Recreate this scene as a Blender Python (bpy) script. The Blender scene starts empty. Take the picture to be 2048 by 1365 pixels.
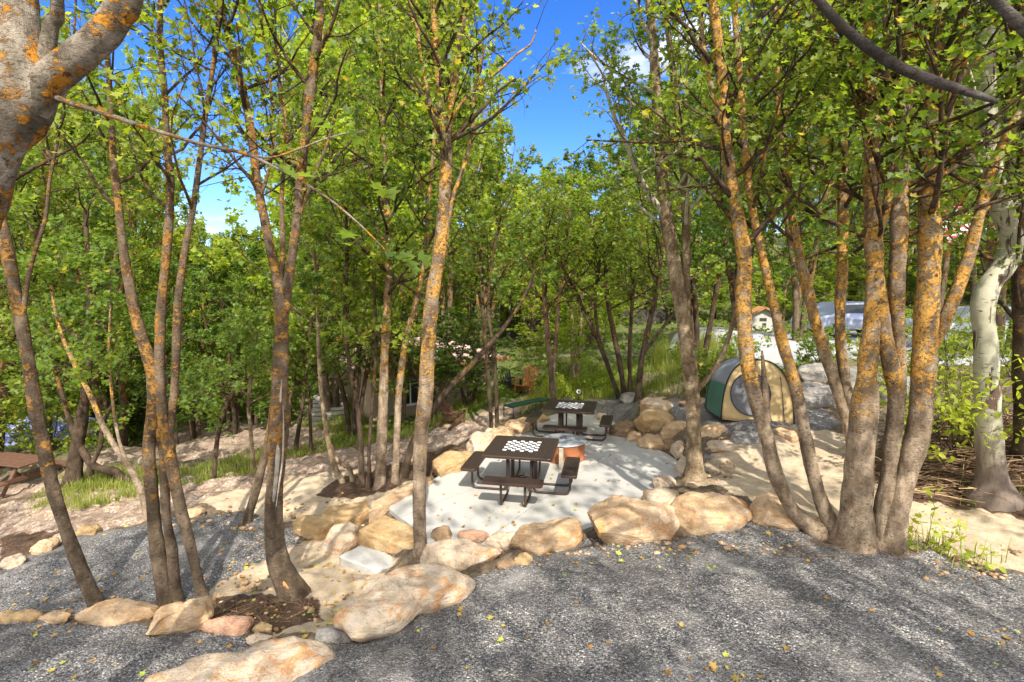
import bpy, bmesh, math, random
import numpy as np
from mathutils import Vector, Matrix, noise as mnoise

# ------------------------------------------------------------------ camera, sky, sun, exposure
scene = bpy.context.scene
EYE = 3.55
F = 1024.0                                    # focal length in photo pixels (18 mm on 36 mm)
PITCH = math.atan(104.5 / F)
cam_data = bpy.data.cameras.new("camera")
cam = bpy.data.objects.new("camera", cam_data)
scene.collection.objects.link(cam)
cam.location = (0, 0, EYE)
cam.rotation_euler = (math.pi / 2 - PITCH, 0, 0)
cam_data.lens = 18.0
cam_data.sensor_width = 36.0
cam_data.clip_start = 0.05
cam_data.clip_end = 2000
scene.camera = cam

SUN_EL = math.radians(47)
SUN_AZ = math.radians(12)                      # sun stands behind the camera, a little to the right
SKY_STRENGTH = 0.15
world = bpy.data.worlds.new("World")
scene.world = world
world.use_nodes = True
wt = world.node_tree
for n in list(wt.nodes):
    wt.nodes.remove(n)
w_out = wt.nodes.new("ShaderNodeOutputWorld")
w_bg = wt.nodes.new("ShaderNodeBackground")
w_sky = wt.nodes.new("ShaderNodeTexSky")
w_sky.sky_type = 'NISHITA'
w_sky.sun_disc = False
w_sky.sun_elevation = SUN_EL
w_sky.sun_rotation = math.pi - SUN_AZ
w_sky.air_density = 1.0
w_sky.dust_density = 0.3
w_sky.ozone_density = 2.2
w_sky.altitude = 1800
w_bg.inputs[1].default_value = SKY_STRENGTH
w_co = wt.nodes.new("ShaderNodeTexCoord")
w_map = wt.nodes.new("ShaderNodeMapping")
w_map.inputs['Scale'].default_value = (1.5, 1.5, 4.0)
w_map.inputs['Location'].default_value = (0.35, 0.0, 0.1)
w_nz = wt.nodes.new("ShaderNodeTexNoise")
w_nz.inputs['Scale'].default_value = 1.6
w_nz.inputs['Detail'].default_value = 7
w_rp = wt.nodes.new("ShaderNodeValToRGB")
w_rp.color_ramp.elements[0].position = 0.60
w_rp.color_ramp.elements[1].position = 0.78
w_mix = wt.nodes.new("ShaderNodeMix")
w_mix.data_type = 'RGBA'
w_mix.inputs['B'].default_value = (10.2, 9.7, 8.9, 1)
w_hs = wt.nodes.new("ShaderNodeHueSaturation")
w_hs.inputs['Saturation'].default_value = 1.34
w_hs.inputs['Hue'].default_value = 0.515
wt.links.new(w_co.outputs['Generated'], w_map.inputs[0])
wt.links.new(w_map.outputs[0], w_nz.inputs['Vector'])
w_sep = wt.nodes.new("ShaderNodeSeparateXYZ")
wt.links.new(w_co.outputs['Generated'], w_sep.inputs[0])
w_mr = wt.nodes.new("ShaderNodeMapRange")  # unseen cloud cover behind and above the camera, added as neutral fill light
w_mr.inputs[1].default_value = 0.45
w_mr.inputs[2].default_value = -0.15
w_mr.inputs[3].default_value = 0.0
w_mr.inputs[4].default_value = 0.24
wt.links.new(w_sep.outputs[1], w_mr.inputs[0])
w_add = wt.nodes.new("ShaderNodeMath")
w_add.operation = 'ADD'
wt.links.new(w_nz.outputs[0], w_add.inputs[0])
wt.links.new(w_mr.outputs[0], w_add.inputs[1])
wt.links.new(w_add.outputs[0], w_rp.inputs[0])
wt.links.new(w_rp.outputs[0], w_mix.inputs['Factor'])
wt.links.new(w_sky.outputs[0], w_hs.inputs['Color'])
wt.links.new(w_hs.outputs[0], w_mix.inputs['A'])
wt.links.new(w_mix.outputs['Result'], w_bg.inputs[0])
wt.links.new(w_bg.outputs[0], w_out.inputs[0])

sun_data = bpy.data.lights.new("sun", 'SUN')
sun_data.energy = 3.8
sun_data.angle = math.radians(0.55)
sun_data.color = (1.0, 0.94, 0.84)
sun = bpy.data.objects.new("sun", sun_data)
scene.collection.objects.link(sun)
_ld = Vector((-math.sin(SUN_AZ) * math.cos(SUN_EL), math.cos(SUN_AZ) * math.cos(SUN_EL), -math.sin(SUN_EL)))
sun.rotation_euler = _ld.to_track_quat('-Z', 'Y').to_euler()
sun.location = (0, -20, 30)

scene.view_settings.view_transform = 'Standard'
scene.view_settings.look = 'None'
scene.view_settings.gamma = 1.0
scene.view_settings.exposure = 1.08
scene.cycles.max_bounces = 8
scene.cycles.diffuse_bounces = 5
scene.cycles.glossy_bounces = 3
scene.cycles.transmission_bounces = 5
scene.cycles.use_denoising = True

# ------------------------------------------------------------------ helpers
COL = scene.collection
CA, SA = math.cos(PITCH), math.sin(PITCH)


def ray(px, py):
    x = (px - 1024) / F
    u = (682.5 - py) / F
    return np.array([x, CA + u * SA, u * CA - SA])


def P_z(px, py, z):                           # point of the sight line at height z
    r = ray(px, py)
    t = (z - EYE) / r[2]
    return np.array([0, 0, EYE]) + r * t


def P_y(px, py, Y):                           # point of the sight line at depth Y
    r = ray(px, py)
    return np.array([0, 0, EYE]) + r * (Y / r[1])


def tag(o, label=None, cat=None, group=None, kind=None):
    if label: o['label'] = label
    if cat: o['category'] = cat
    if group: o['group'] = group
    if kind: o['kind'] = kind
    return o


def link(name, me, parent=None, mat=None):
    o = bpy.data.objects.new(name, me)
    COL.objects.link(o)
    if parent is not None: o.parent = parent
    if mat is not None and me is not None: me.materials.append(mat)
    return o


def empty(name, loc=(0, 0, 0), rz=0.0):
    o = bpy.data.objects.new(name, None)
    COL.objects.link(o)
    o.location = loc
    o.rotation_euler = (0, 0, rz)
    o.empty_display_size = 0.2
    return o


def mesh_np(name, verts, faces_list, smooth=False):
    """faces_list: list of int arrays (n,k), each of a fixed size k"""
    me = bpy.data.meshes.new(name)
    verts = np.asarray(verts, dtype=np.float32)
    me.vertices.add(len(verts))
    me.vertices.foreach_set("co", verts.ravel())
    faces_list = [np.asarray(f) for f in faces_list if len(f)]
    loops = np.concatenate([f.ravel() for f in faces_list]).astype(np.int32)
    totals = np.concatenate([np.full(len(f), f.shape[1]) for f in faces_list]).astype(np.int32)
    starts = np.concatenate([[0], np.cumsum(totals)[:-1]]).astype(np.int32)
    me.loops.add(len(loops))
    me.loops.foreach_set("vertex_index", loops)
    me.polygons.add(len(totals))
    me.polygons.foreach_set("loop_start", starts)
    me.polygons.foreach_set("loop_total", totals)
    if smooth:
        me.polygons.foreach_set("use_smooth", np.ones(len(totals), dtype=bool))
    me.update(calc_edges=True)
    return me


class BM:
    """collects boxes, tubes and prisms into one mesh"""
    def __init__(self):
        self.bm = bmesh.new()

    def box(self, c, s, rot=None, bev=0.0):
        r = bmesh.ops.create_cube(self.bm, size=1.0)
        vs = r['verts']
        M = Matrix.Translation(Vector(c)) @ (rot.to_4x4() if rot is not None else Matrix.Identity(4)) @ Matrix.Diagonal((s[0], s[1], s[2], 1))
        bmesh.ops.transform(self.bm, matrix=M, verts=vs)
        if bev > 0:
            es = list({e for v in vs for e in v.link_edges})
            bmesh.ops.bevel(self.bm, geom=es, offset=bev, segments=2, affect='EDGES', profile=0.5)
        return self

    def bar(self, a, b, w, h, bev=0.0):
        a, b = Vector(a), Vector(b)
        d = b - a
        q = d.to_track_quat('X', 'Z').to_matrix()
        return self.box((a + b) / 2, (d.length, w, h), q, bev)

    def tube(self, pts, rads, n=10, caps=True):
        pts = [Vector(p) for p in pts]
        if not hasattr(rads, '__len__'): rads = [rads] * len(pts)
        rings = []
        ref = None
        for i, p in enumerate(pts):
            t = (pts[min(i + 1, len(pts) - 1)] - pts[max(i - 1, 0)]).normalized()
            if ref is None:
                ref = t.orthogonal().normalized()
            ref = (ref - t * ref.dot(t)).normalized()
            b = t.cross(ref)
            rings.append([self.bm.verts.new(p + (ref * math.cos(k * 2 * math.pi / n) + b * math.sin(k * 2 * math.pi / n)) * rads[i]) for k in range(n)])
        for r0, r1 in zip(rings[:-1], rings[1:]):
            for k in range(n):
                f = self.bm.faces.new((r0[k], r0[(k + 1) % n], r1[(k + 1) % n], r1[k]))
                f.smooth = True
        if caps:
            self.bm.faces.new(list(reversed(rings[0])))
            self.bm.faces.new(rings[-1])
        return self

    def prism(self, poly, z0, z1):
        lo = [self.bm.verts.new((p[0], p[1], z0)) for p in poly]
        hi = [self.bm.verts.new((p[0], p[1], z1)) for p in poly]
        n = len(poly)
        self.bm.faces.new(hi)
        self.bm.faces.new(list(reversed(lo)))
        for k in range(n):
            self.bm.faces.new((lo[k], lo[(k + 1) % n], hi[(k + 1) % n], hi[k]))
        return self

    def build(self, name, mat, parent=None):
        bmesh.ops.recalc_face_normals(self.bm, faces=self.bm.faces)
        me = bpy.data.meshes.new(name)
        self.bm.to_mesh(me)
        self.bm.free()
        return link(name, me, parent, mat)


def copy_tree(o, parent=None):
    c = o.copy()
    COL.objects.link(c)
    c.parent = parent
    for ch in o.children:
        copy_tree(ch, c)
    return c


# ------------------------------------------------------------------ materials
class NT:
    def __init__(self, name):
        self.m = bpy.data.materials.new(name)
        self.m.use_nodes = True
        self.t = self.m.node_tree
        self.p = self.t.nodes['Principled BSDF']
        self.out = self.t.nodes['Material Output']

    def n(self, typ, **kw):
        nd = self.t.nodes.new(typ)
        for k, v in kw.items():
            if k.startswith('i_'):
                key = k[2:]
                key = int(key) if key.isdigit() else key.replace('_', ' ')
                nd.inputs[key].default_value = v
            else:
                setattr(nd, k, v)
        return nd

    def l(self, a, b):
        self.t.links.new(a, b)

    def coord(self, kind='Object', scale=(1, 1, 1)):
        tc = self.n("ShaderNodeTexCoord")
        mp = self.n("ShaderNodeMapping")
        mp.inputs['Scale'].default_value = scale
        self.l(tc.outputs[kind], mp.inputs[0])
        return mp.outputs[0]

    def noise(self, vec, scale, detail=4, rough=0.55, dist=0.0):
        nd = self.n("ShaderNodeTexNoise")
        nd.inputs['Scale'].default_value = scale
        nd.inputs['Detail'].default_value = detail
        nd.inputs['Roughness'].default_value = rough
        nd.inputs['Distortion'].default_value = dist
        self.l(vec, nd.inputs['Vector'])
        return nd.outputs[0]

    def ramp(self, fac, stops, interp='LINEAR'):
        nd = self.n("ShaderNodeValToRGB")
        cr = nd.color_ramp
        cr.interpolation = interp
        while len(cr.elements) > 1: cr.elements.remove(cr.elements[-1])
        for i, (p, c) in enumerate(stops):
            e = cr.elements[0] if i == 0 else cr.elements.new(p)
            e.position = p
            if not hasattr(c, '__len__'): c = (c, c, c)
            e.color = (*c, 1)
        self.l(fac, nd.inputs[0])
        return nd.outputs[0]

    def mix(self, fac, a, b, blend='MIX'):
        nd = self.n("ShaderNodeMix")
        nd.data_type = 'RGBA'
        nd.blend_type = blend
        for sock, v in (('Factor', fac), ('A', a), ('B', b)):
            if hasattr(v, 'links'): self.l(v, nd.inputs[sock])
            elif hasattr(v, '__len__'): nd.inputs[sock].default_value = (*v, 1)
            else: nd.inputs[sock].default_value = v
        return nd.outputs['Result']

    def math(self, op, a, b=0.0, clamp=False):
        nd = self.n("ShaderNodeMath")
        nd.operation = op
        nd.use_clamp = clamp
        for i, v in ((0, a), (1, b)):
            if hasattr(v, 'links'): self.l(v, nd.inputs[i])
            else: nd.inputs[i].default_value = v
        return nd.outputs[0]

    def bump(self, height, strength=0.5, dist=0.02, prev=None):
        nd = self.n("ShaderNodeBump")
        nd.inputs['Strength'].default_value = strength
        nd.inputs['Distance'].default_value = dist
        self.l(height, nd.inputs['Height'])
        if prev is not None: self.l(prev, nd.inputs['Normal'])
        return nd.outputs[0]

    def done(self, col=None, rough=0.8, normal=None, metallic=0.0, spec=0.4):
        if col is not None:
            if hasattr(col, 'links'): self.l(col, self.p.inputs['Base Color'])
            else: self.p.inputs['Base Color'].default_value = (*col, 1)
        if hasattr(rough, 'links'): self.l(rough, self.p.inputs['Roughness'])
        else: self.p.inputs['Roughness'].default_value = rough
        self.p.inputs['Metallic'].default_value = metallic
        self.p.inputs['Specular IOR Level'].default_value = spec
        if normal is not None: self.l(normal, self.p.inputs['Normal'])
        return self.m


def plain(name, col, rough=0.6, metallic=0.0, var=0.15, scale=8.0, bump=0.0):
    t = NT(name)
    v = t.coord()
    nz = t.noise(v, scale, 5)
    c = t.mix(t.ramp(nz, [(0.3, 0.0), (0.7, 1.0)]), tuple(x * (1 - var) for x in col), tuple(min(1, x * (1 + var)) for x in col))
    nrm = t.bump(t.noise(v, scale * 6, 4), bump, 0.01) if bump > 0 else None
    return t.done(c, rough, nrm, metallic)


def bark_material(name, grey_lo, grey_hi, lichen_amt, lichen_a=(0.50, 0.20, 0.02), lichen_b=(0.62, 0.33, 0.05), z0=0.6, z1=2.4):
    t = NT(name)
    oi = t.n("ShaderNodeObjectInfo")

    def shifted(scale):
        ad = t.n("ShaderNodeVectorMath", operation='ADD')
        cb = t.n("ShaderNodeCombineXYZ")
        t.l(t.math('MULTIPLY', oi.outputs['Random'], 37.0), cb.inputs[0])
        t.l(cb.outputs[0], ad.inputs[0])
        t.l(t.coord('Object', scale), ad.inputs[1])
        return ad.outputs[0]
    v = shifted((1, 1, 0.45))
    vs = shifted((1, 1, 1))
    n1 = t.noise(v, 9, 6, 0.62)
    n2 = t.noise(shifted((1, 1, 2.2)), 20, 7, 0.72, 0.7)
    base = t.mix(t.ramp(n1, [(0.36, 0), (0.62, 1)]), grey_lo, grey_hi)
    base = t.mix(t.ramp(t.noise(vs, 3.0, 5, 0.6), [(0.45, 0), (0.62, 0.7)]), base, tuple(x * .55 for x in grey_lo))
    base = t.mix(t.ramp(n2, [(0.36, 0.9), (0.47, 0)]), base, (0.045, 0.03, 0.02))
    # orange lichen patches, more of it higher up the stem
    sep = t.n("ShaderNodeSeparateXYZ")
    t.l(t.coord('Object'), sep.inputs[0])
    hz = t.n("ShaderNodeMapRange", clamp=True)
    t.l(sep.outputs[2], hz.inputs[0])
    hz.inputs[1].default_value = z0
    hz.inputs[2].default_value = z1
    hz.inputs[3].default_value = -0.28
    hz.inputs[4].default_value = lichen_amt
    n3 = t.noise(vs, 5.5, 7, 0.68, 0.6)
    big = t.ramp(t.math('ADD', t.math('ADD', n3, hz.outputs[0]), t.math('MULTIPLY', t.math('SUBTRACT', oi.outputs['Random'], 0.5), 0.06)), [(0.42, 0.0), (0.66, 1.0)])
    sm = t.noise(shifted((1, 1, 1.5)), 17, 7, 0.72, 0.8)
    lf = t.ramp(t.math('ADD', t.math('MULTIPLY', big, 0.36), sm), [(0.68, 0), (0.78, 1)])
    n4 = t.noise(vs, 24, 4, 0.6)
    lich = t.mix(t.ramp(n4, [(0.35, 0), (0.65, 1)]), lichen_a, lichen_b)
    spk = t.ramp(t.noise(vs, 26, 6, 0.75, 0.5), [(0.40, 1), (0.47, 0)])
    lich = t.mix(spk, lich, (0.07, 0.05, 0.03))
    col = t.mix(lf, base, lich)
    n5 = t.noise(t.coord('Object', (1, 1, 0.16)), 26, 6, 0.7)
    h = t.math('ADD', t.math('MULTIPLY', n5, 1.0), t.math('MULTIPLY', n2, 0.7))
    h = t.math('ADD', h, t.math('MULTIPLY', lf, 0.25))
    return t.done(col, 0.9, t.bump(h, 1.0, 0.028), 0, 0.15)


M_BARK = {
    'orange': bark_material("bark_orange_lichen", (0.18, 0.125, 0.08), (0.42, 0.325, 0.225), 0.08, (0.45, 0.21, 0.035), (0.58, 0.35, 0.10), 0.9, 2.1),
    'brown': bark_material("bark_brown_lichen", (0.095, 0.068, 0.045), (0.23, 0.17, 0.115), 0.04, (0.30, 0.14, 0.03), (0.38, 0.21, 0.06), -0.3, 1.8),
    'grey': bark_material("bark_grey_patched", (0.14, 0.115, 0.085), (0.50, 0.43, 0.34), 0.02, (0.42, 0.17, 0.02), (0.60, 0.28, 0.04), -1, 1),
    'dark': bark_material("bark_dark_thin", (0.05, 0.035, 0.022), (0.13, 0.09, 0.06), -0.02, (0.26, 0.12, 0.02), (0.34, 0.18, 0.04), 0, 2.0),
    'tan': bark_material("bark_tan_flaky", (0.17, 0.11, 0.06), (0.42, 0.33, 0.21), -0.08),
}


def aspen_material():
    t = NT("bark_aspen")
    v = t.coord('Object', (1, 1, 1))
    vz = t.coord('Object', (1, 1, 5.0))
    vl = t.coord('Object', (1, 1, 0.25))
    base = t.mix(t.ramp(t.noise(v, 4, 5), [(0.3, 0), (0.7, 1)]), (0.31, 0.305, 0.20), (0.47, 0.44, 0.33))
    len_ = t.ramp(t.noise(vz, 9, 3, 0.5), [(0.63, 0), (0.67, 1)])
    col = t.mix(len_, base, (0.10, 0.07, 0.05))
    scar = t.ramp(t.noise(vl, 7, 6, 0.65, 0.8), [(0.57, 0), (0.61, 1)])
    col = t.mix(scar, col, (0.09, 0.055, 0.04))
    sep = t.n("ShaderNodeSeparateXYZ")
    t.l(t.coord('Object'), sep.inputs[0])
    hz = t.n("ShaderNodeMapRange", clamp=True)
    t.l(t.math('ADD', sep.outputs[2], t.math('MULTIPLY', t.noise(vl, 8, 4), 1.6)), hz.inputs[0])
    hz.inputs[1].default_value = 1.25
    hz.inputs[2].default_value = 1.9
    col = t.mix(hz.outputs[0], t.mix(t.noise(vl, 20, 5), (0.07, 0.05, 0.04), (0.24, 0.19, 0.15)), col)
    h = t.math('ADD', t.noise(vl, 22, 6, 0.7), t.math('MULTIPLY', scar, -0.5))
    return t.done(col, 0.75, t.bump(h, 0.6, 0.012), 0, 0.25)


M_BARK['limb'] = bark_material('bark_smooth_grey', (0.075, 0.062, 0.055), (0.17, 0.15, 0.135), -0.5)
M_BARK['aspen'] = aspen_material()


def leaf_material(name, stops, trans=(0.40, 0.52, 0.05), tfac=0.46):
    t = NT(name)
    g = t.n("ShaderNodeNewGeometry")
    c = t.ramp(g.outputs['Random Per Island'], stops)
    big = t.noise(t.coord('Object'), 0.7, 3)
    c = t.mix(t.ramp(big, [(0.35, 0.0), (0.65, 0.35)]), c, tuple(x * 1.35 for x in stops[-2][1]))
    oi = t.n("ShaderNodeObjectInfo")
    hs = t.n("ShaderNodeHueSaturation")
    t.l(t.math('ADD', t.math('MULTIPLY', oi.outputs['Random'], 0.030), 0.474), hs.inputs['Hue'])
    t.l(t.math('ADD', t.math('MULTIPLY', oi.outputs['Random'], -0.45), 1.36), hs.inputs['Value'])
    t.l(c, hs.inputs['Color'])
    c = hs.outputs[0]
    t.l(c, t.p.inputs['Base Color'])
    t.p.inputs['Roughness'].default_value = 0.5
    t.p.inputs['Specular IOR Level'].default_value = 0.35
    tr = t.n("ShaderNodeBsdfTranslucent")
    tc = t.mix(1.0, c, (2.5, 2.35, 1.0), 'MULTIPLY')
    t.l(tc, tr.inputs[0])
    ms = t.n("ShaderNodeMixShader")
    ms.inputs[0].default_value = tfac
    t.l(t.p.outputs[0], ms.inputs[1])
    t.l(tr.outputs[0], ms.inputs[2])
    t.l(ms.outputs[0], t.out.inputs[0])
    return t.m


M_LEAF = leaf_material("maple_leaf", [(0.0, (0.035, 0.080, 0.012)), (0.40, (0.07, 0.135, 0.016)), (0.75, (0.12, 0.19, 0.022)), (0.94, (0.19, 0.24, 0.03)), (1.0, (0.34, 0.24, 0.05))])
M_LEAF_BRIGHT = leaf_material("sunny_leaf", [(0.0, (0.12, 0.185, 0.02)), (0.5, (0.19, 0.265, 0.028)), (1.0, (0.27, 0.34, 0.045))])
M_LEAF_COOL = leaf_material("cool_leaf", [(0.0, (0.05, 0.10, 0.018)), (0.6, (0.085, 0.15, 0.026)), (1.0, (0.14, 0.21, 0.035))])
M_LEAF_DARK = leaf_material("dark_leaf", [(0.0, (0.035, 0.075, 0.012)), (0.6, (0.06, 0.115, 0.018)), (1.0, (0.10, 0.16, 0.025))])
M_GRASS = leaf_material("grass_blade", [(0.0, (0.08, 0.14, 0.02)), (0.5, (0.14, 0.21, 0.03)), (0.8, (0.24, 0.27, 0.06)), (1.0, (0.42, 0.36, 0.14))])
M_FALLEN = leaf_material("fallen_leaf", [(0.0, (0.12, 0.06, 0.02)), (0.35, (0.32, 0.15, 0.03)), (0.6, (0.42, 0.27, 0.05)), (0.8, (0.30, 0.32, 0.06)), (1.0, (0.20, 0.30, 0.05))], tfac=0.12)
M_TWIG = plain("twig_brown", (0.20, 0.12, 0.07), 0.9, var=0.5, scale=5)
M_DRYTWIG = plain("twig_straw", (0.36, 0.25, 0.13), 0.9, var=0.4, scale=5)


def rock_material(name, a, b, c, stain=(0.55, 0.27, 0.10)):
    t = NT(name)
    v = t.coord('Object')
    n1 = t.noise(v, 2.2, 6, 0.6, 0.5)
    n2 = t.noise(t.coord('Object', (1, 1, 2.6)), 5.0, 7, 0.65, 0.8)
    col = t.mix(t.ramp(n1, [(0.36, 0), (0.64, 1)]), a, b)
    col = t.mix(t.ramp(n2, [(0.50, 0), (0.66, 1)]), col, c)
    st = t.ramp(t.noise(v, 3.6, 8, 0.7, 1.2), [(0.52, 0), (0.64, 0.85)])
    col = t.mix(st, col, stain)
    fine = t.noise(v, 45, 5, 0.7)
    col = t.mix(t.ramp(fine, [(0.30, 0.55), (0.44, 0)]), col, (0.13, 0.08, 0.05))
    crack = t.n("ShaderNodeTexVoronoi", feature='DISTANCE_TO_EDGE')
    crack.inputs['Scale'].default_value = 2.3
    dv = t.n("ShaderNodeVectorMath", operation='ADD')
    nn = t.n("ShaderNodeTexNoise")
    nn.inputs['Scale'].default_value = 3.0
    nn.inputs['Detail'].default_value = 5
    t.l(v, nn.inputs['Vector'])
    sc = t.n("ShaderNodeVectorMath", operation='SCALE')
    sc.inputs['Scale'].default_value = 0.6
    t.l(nn.outputs[1], sc.inputs[0])
    t.l(v, dv.inputs[0])
    t.l(sc.outputs[0], dv.inputs[1])
    t.l(dv.outputs[0], crack.inputs['Vector'])
    ck = t.ramp(crack.outputs[0], [(0.0, 0.0), (0.016, 1.0)])
    h = t.math('ADD', t.math('MULTIPLY', n2, 1.2), t.math('MULTIPLY', fine, 0.22))
    h = t.math('ADD', h, t.math('MULTIPLY', ck, 0.12))
    seam = t.ramp(t.noise(t.coord('Object', (1, 1, 5.0)), 2.1, 6, 0.6, 0.9), [(0.490, 0), (0.5, 0.3), (0.510, 0)])
    col = t.mix(seam, col, tuple(x * .5 for x in stain))
    col = t.mix(t.ramp(ck, [(0.0, 0.14), (0.8, 0)]), col, (0.12, 0.07, 0.04))
    h = t.math('SUBTRACT', h, t.math('MULTIPLY', seam, 0.25))
    return t.done(col, 0.88, t.bump(h, 0.75, 0.06), 0, 0.2)


M_ROCK = {
    'tan': rock_material("sandstone_tan", (0.44, 0.29, 0.155), (0.63, 0.48, 0.33), (0.47, 0.29, 0.15)),
    'pale': rock_material("sandstone_pale", (0.50, 0.39, 0.27), (0.66, 0.55, 0.42), (0.46, 0.32, 0.20)),
    'gold': rock_material("sandstone_gold", (0.42, 0.28, 0.13), (0.57, 0.42, 0.24), (0.36, 0.22, 0.10)),
    'red': rock_material("sandstone_red", (0.40, 0.22, 0.14), (0.54, 0.36, 0.25), (0.30, 0.15, 0.10)),
    'brown': rock_material("rock_brown", (0.20, 0.13, 0.08), (0.32, 0.22, 0.13), (0.14, 0.09, 0.06), (0.34, 0.20, 0.09)),
    'grey': rock_material("rock_grey", (0.20, 0.19, 0.18), (0.36, 0.34, 0.31), (0.15, 0.14, 0.13), (0.34, 0.28, 0.21)),
}

# ------------------------------------------------------------------ terrain height
# (photo x, photo y, height)  heights are metres above the picnic slab
HP = [(1024, 1365, .52), (1500, 1365, .55), (2048, 1365, .58), (2300, 1300, .55), (700, 1365, .42), (1260, 1105, .36), (1100, 1110, .28), (1000, 1140, .25), (1420, 1080, .42), (1580, 1070, .45), (1750, 1105, .42),
      (1950, 1135, .36), (2100, 1170, .34), (1500, 1200, .50), (900, 1220, .30), (1800, 1220, .52), (1200, 1230, .46), (1000, 1300, .47), (720, 1280, .18),
      (0, 1365, .02), (250, 1300, .00), (400, 1365, .06), (-250, 1365, .02), (0, 1265, -.12), (200, 1265, -.10), (450, 1290, -.02), (600, 1290, .10),
      (0, 1200, -.38), (250, 1180, -.36), (100, 1120, -.42), (320, 1080, -.40), (480, 1050, -.38), (-250, 1200, -.45), (-300, 1080, -.6),
      (540, 1220, -.28), (650, 1200, -.27), (750, 1150, -.27), (700, 1130, -.30), (560, 1110, -.34), (650, 1080, -.36), (690, 1000, -.24), (600, 960, -.36), (760, 960, -.12), (720, 1110, -.31),
      (1100, 960, 0), (1000, 900, -.0), (1200, 880, 0), (900, 1020, 0), (1100, 830, 0.02), (1240, 1000, 0), (1300, 930, 0), (1150, 1050, 0.0), (880, 1080, 0.0), (1050, 1070, 0.05),
      (850, 920, -.22), (920, 870, -.16), (1000, 830, -.10), (1050, 800, -.05), (780, 890, -.42), (880, 860, -.30), (960, 830, -.2), (980, 800, -.25), (700, 920, -.50), (560, 950, -.60), (400, 980, -.70), (250, 1020, -.72), (50, 1070, -.80), (-250, 1080, -.95),
      (80, 960, -1.1), (250, 960, -.95), (-200, 960, -1.2), (400, 920, -1.0), (550, 900, -.95), (680, 860, -.85), (200, 890, -1.4), (450, 865, -1.4), (0, 900, -1.45), (620, 835, -1.0), (650, 800, -.9),
      (800, 850, -.9), (850, 810, -1.2), (700, 780, -.8), (1060, 775, -.25), (1150, 780, .05), (1200, 810, .12), (1250, 790, .2), (1120, 800, .08), (1320, 760, .5), (1400, 770, .55), (1200, 740, .3),
      (1400, 820, .70), (1500, 855, .80), (1600, 850, .80), (1660, 840, .78), (1450, 800, .80), (1340, 825, .55), (1700, 880, .72), (1380, 905, .35), (1430, 900, .45), (1500, 920, .45), (1560, 960, .42),
      (1400, 945, .20), (1450, 980, .36), (1620, 1000, .42), (1700, 950, .50), (1850, 1050, .36), (2000, 1060, .40), (1900, 990, .50), (2040, 1000, .62), (2200, 1000, .8), (1800, 950, .62), (1900, 920, .85), (2040, 900, 1.15), (2250, 900, 1.3), (1780, 870, .85), (1900, 860, 1.05),
      (1600, 800, .95), (1720, 800, .95), (1480, 770, .9), (1330, 700, .9), (1330, 960, .1)]
HPW = []
for (a, b, z) in HP:
    p = P_z(a, b, z)
    HPW.append((p[0], p[1], z))
# world-space anchors (x, y, z): road terrace on the right, the wooded valley on the left, rising hillside behind
HPW += [(5.5, 14.6, 1.45), (9.0, 14.2, 1.55), (12.5, 13.2, 1.55), (16, 12.0, 1.55), (22, 10, 1.6), (7, 18, 1.60), (12, 18, 1.6), (18, 17, 1.6), (8, 23, 1.6), (14, 23, 1.55), (14, 27.5, 1.25), (22, 23, 1.6), (9.5, 31, 1.6), (18, 34, 2.2), (30, 30, 3), (30, 14, 1.7),
        (4.4, 16.5, .9), (3, 22, .6), (0, 24, 0.1), (-3, 24, -0.6), (-8, 22, -1.9), (-15, 21, -3.6), (-21, 20, -4.3), (-20, 14, -2.4), (-14, 13, -1.55), (-10, 8, -.9), (-8, 5, -.5), (-14, 4, -.8), (-26, 8, -1.5),
        (0, 36, 1.2), (-10, 36, -.5), (-20, 34, -1.0), (10, 42, 3.5), (-30, 50, 2), (-10, 60, 4), (12, 65, 7), (40, 60, 8), (-60, 50, 4), (-50, 20, -1), (60, 30, 5), (0, 100, 13), (-50, 100, 10), (50, 100, 14), (-100, 60, 8), (100, 60, 12),
        (0, 2, .58), (3, 2, .6), (-3, 2, .1), (6, 2, .6), (0, 0, .62), (3, -1, .62), (6, -2, .62), (-3, -1, .3), (-6, 0, 0.0), (0, -5, .6), (6, -8, .7), (-8, -8, .3), (12, 0, .8), (10, 5, .7), (14, -12, 1), (-15, -12, 0), (0, -20, .8), (30, -20, 1.5), (-30, -20, 0), (0, -80, 1), (60, -60, 2), (-60, -60, 0), (100, 0, 3), (-100, 0, 0)]
HPW = np.array(HPW)


def warp(x, y):
    r = np.sqrt(x * x + y * y) + 1.5
    s = 6.0 * np.log(r / 1.5) / r
    return np.stack([x * s, y * s], -1)


def _tps(r2):
    return 0.5 * r2 * np.log(r2 + 1e-9)


_W = warp(HPW[:, 0], HPW[:, 1])
_K = _tps(((_W[:, None] - _W[None]) ** 2).sum(-1)) + np.eye(len(_W)) * 0.03
_Pm = np.c_[np.ones(len(_W)), _W]
_A = np.block([[_K, _Pm], [_Pm.T, np.zeros((3, 3))]])
_sol = np.linalg.solve(_A, np.r_[HPW[:, 2], 0, 0, 0])

SLAB_PX = [(772, 1017), (790, 1000), (880, 952), (960, 903), (1045, 858), (1085, 838), (1115, 826), (1180, 826), (1232, 845), (1275, 880), (1330, 905), (1366, 928), (1372, 945), (1340, 962), (1300, 990), (1230, 1030), (1165, 1064), (1090, 1080), (980, 1088), (880, 1104), (845, 1095), (828, 1054)]
SLAB = np.array([P_z(a, b, 0)[:2] for a, b in SLAB_PX])


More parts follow.
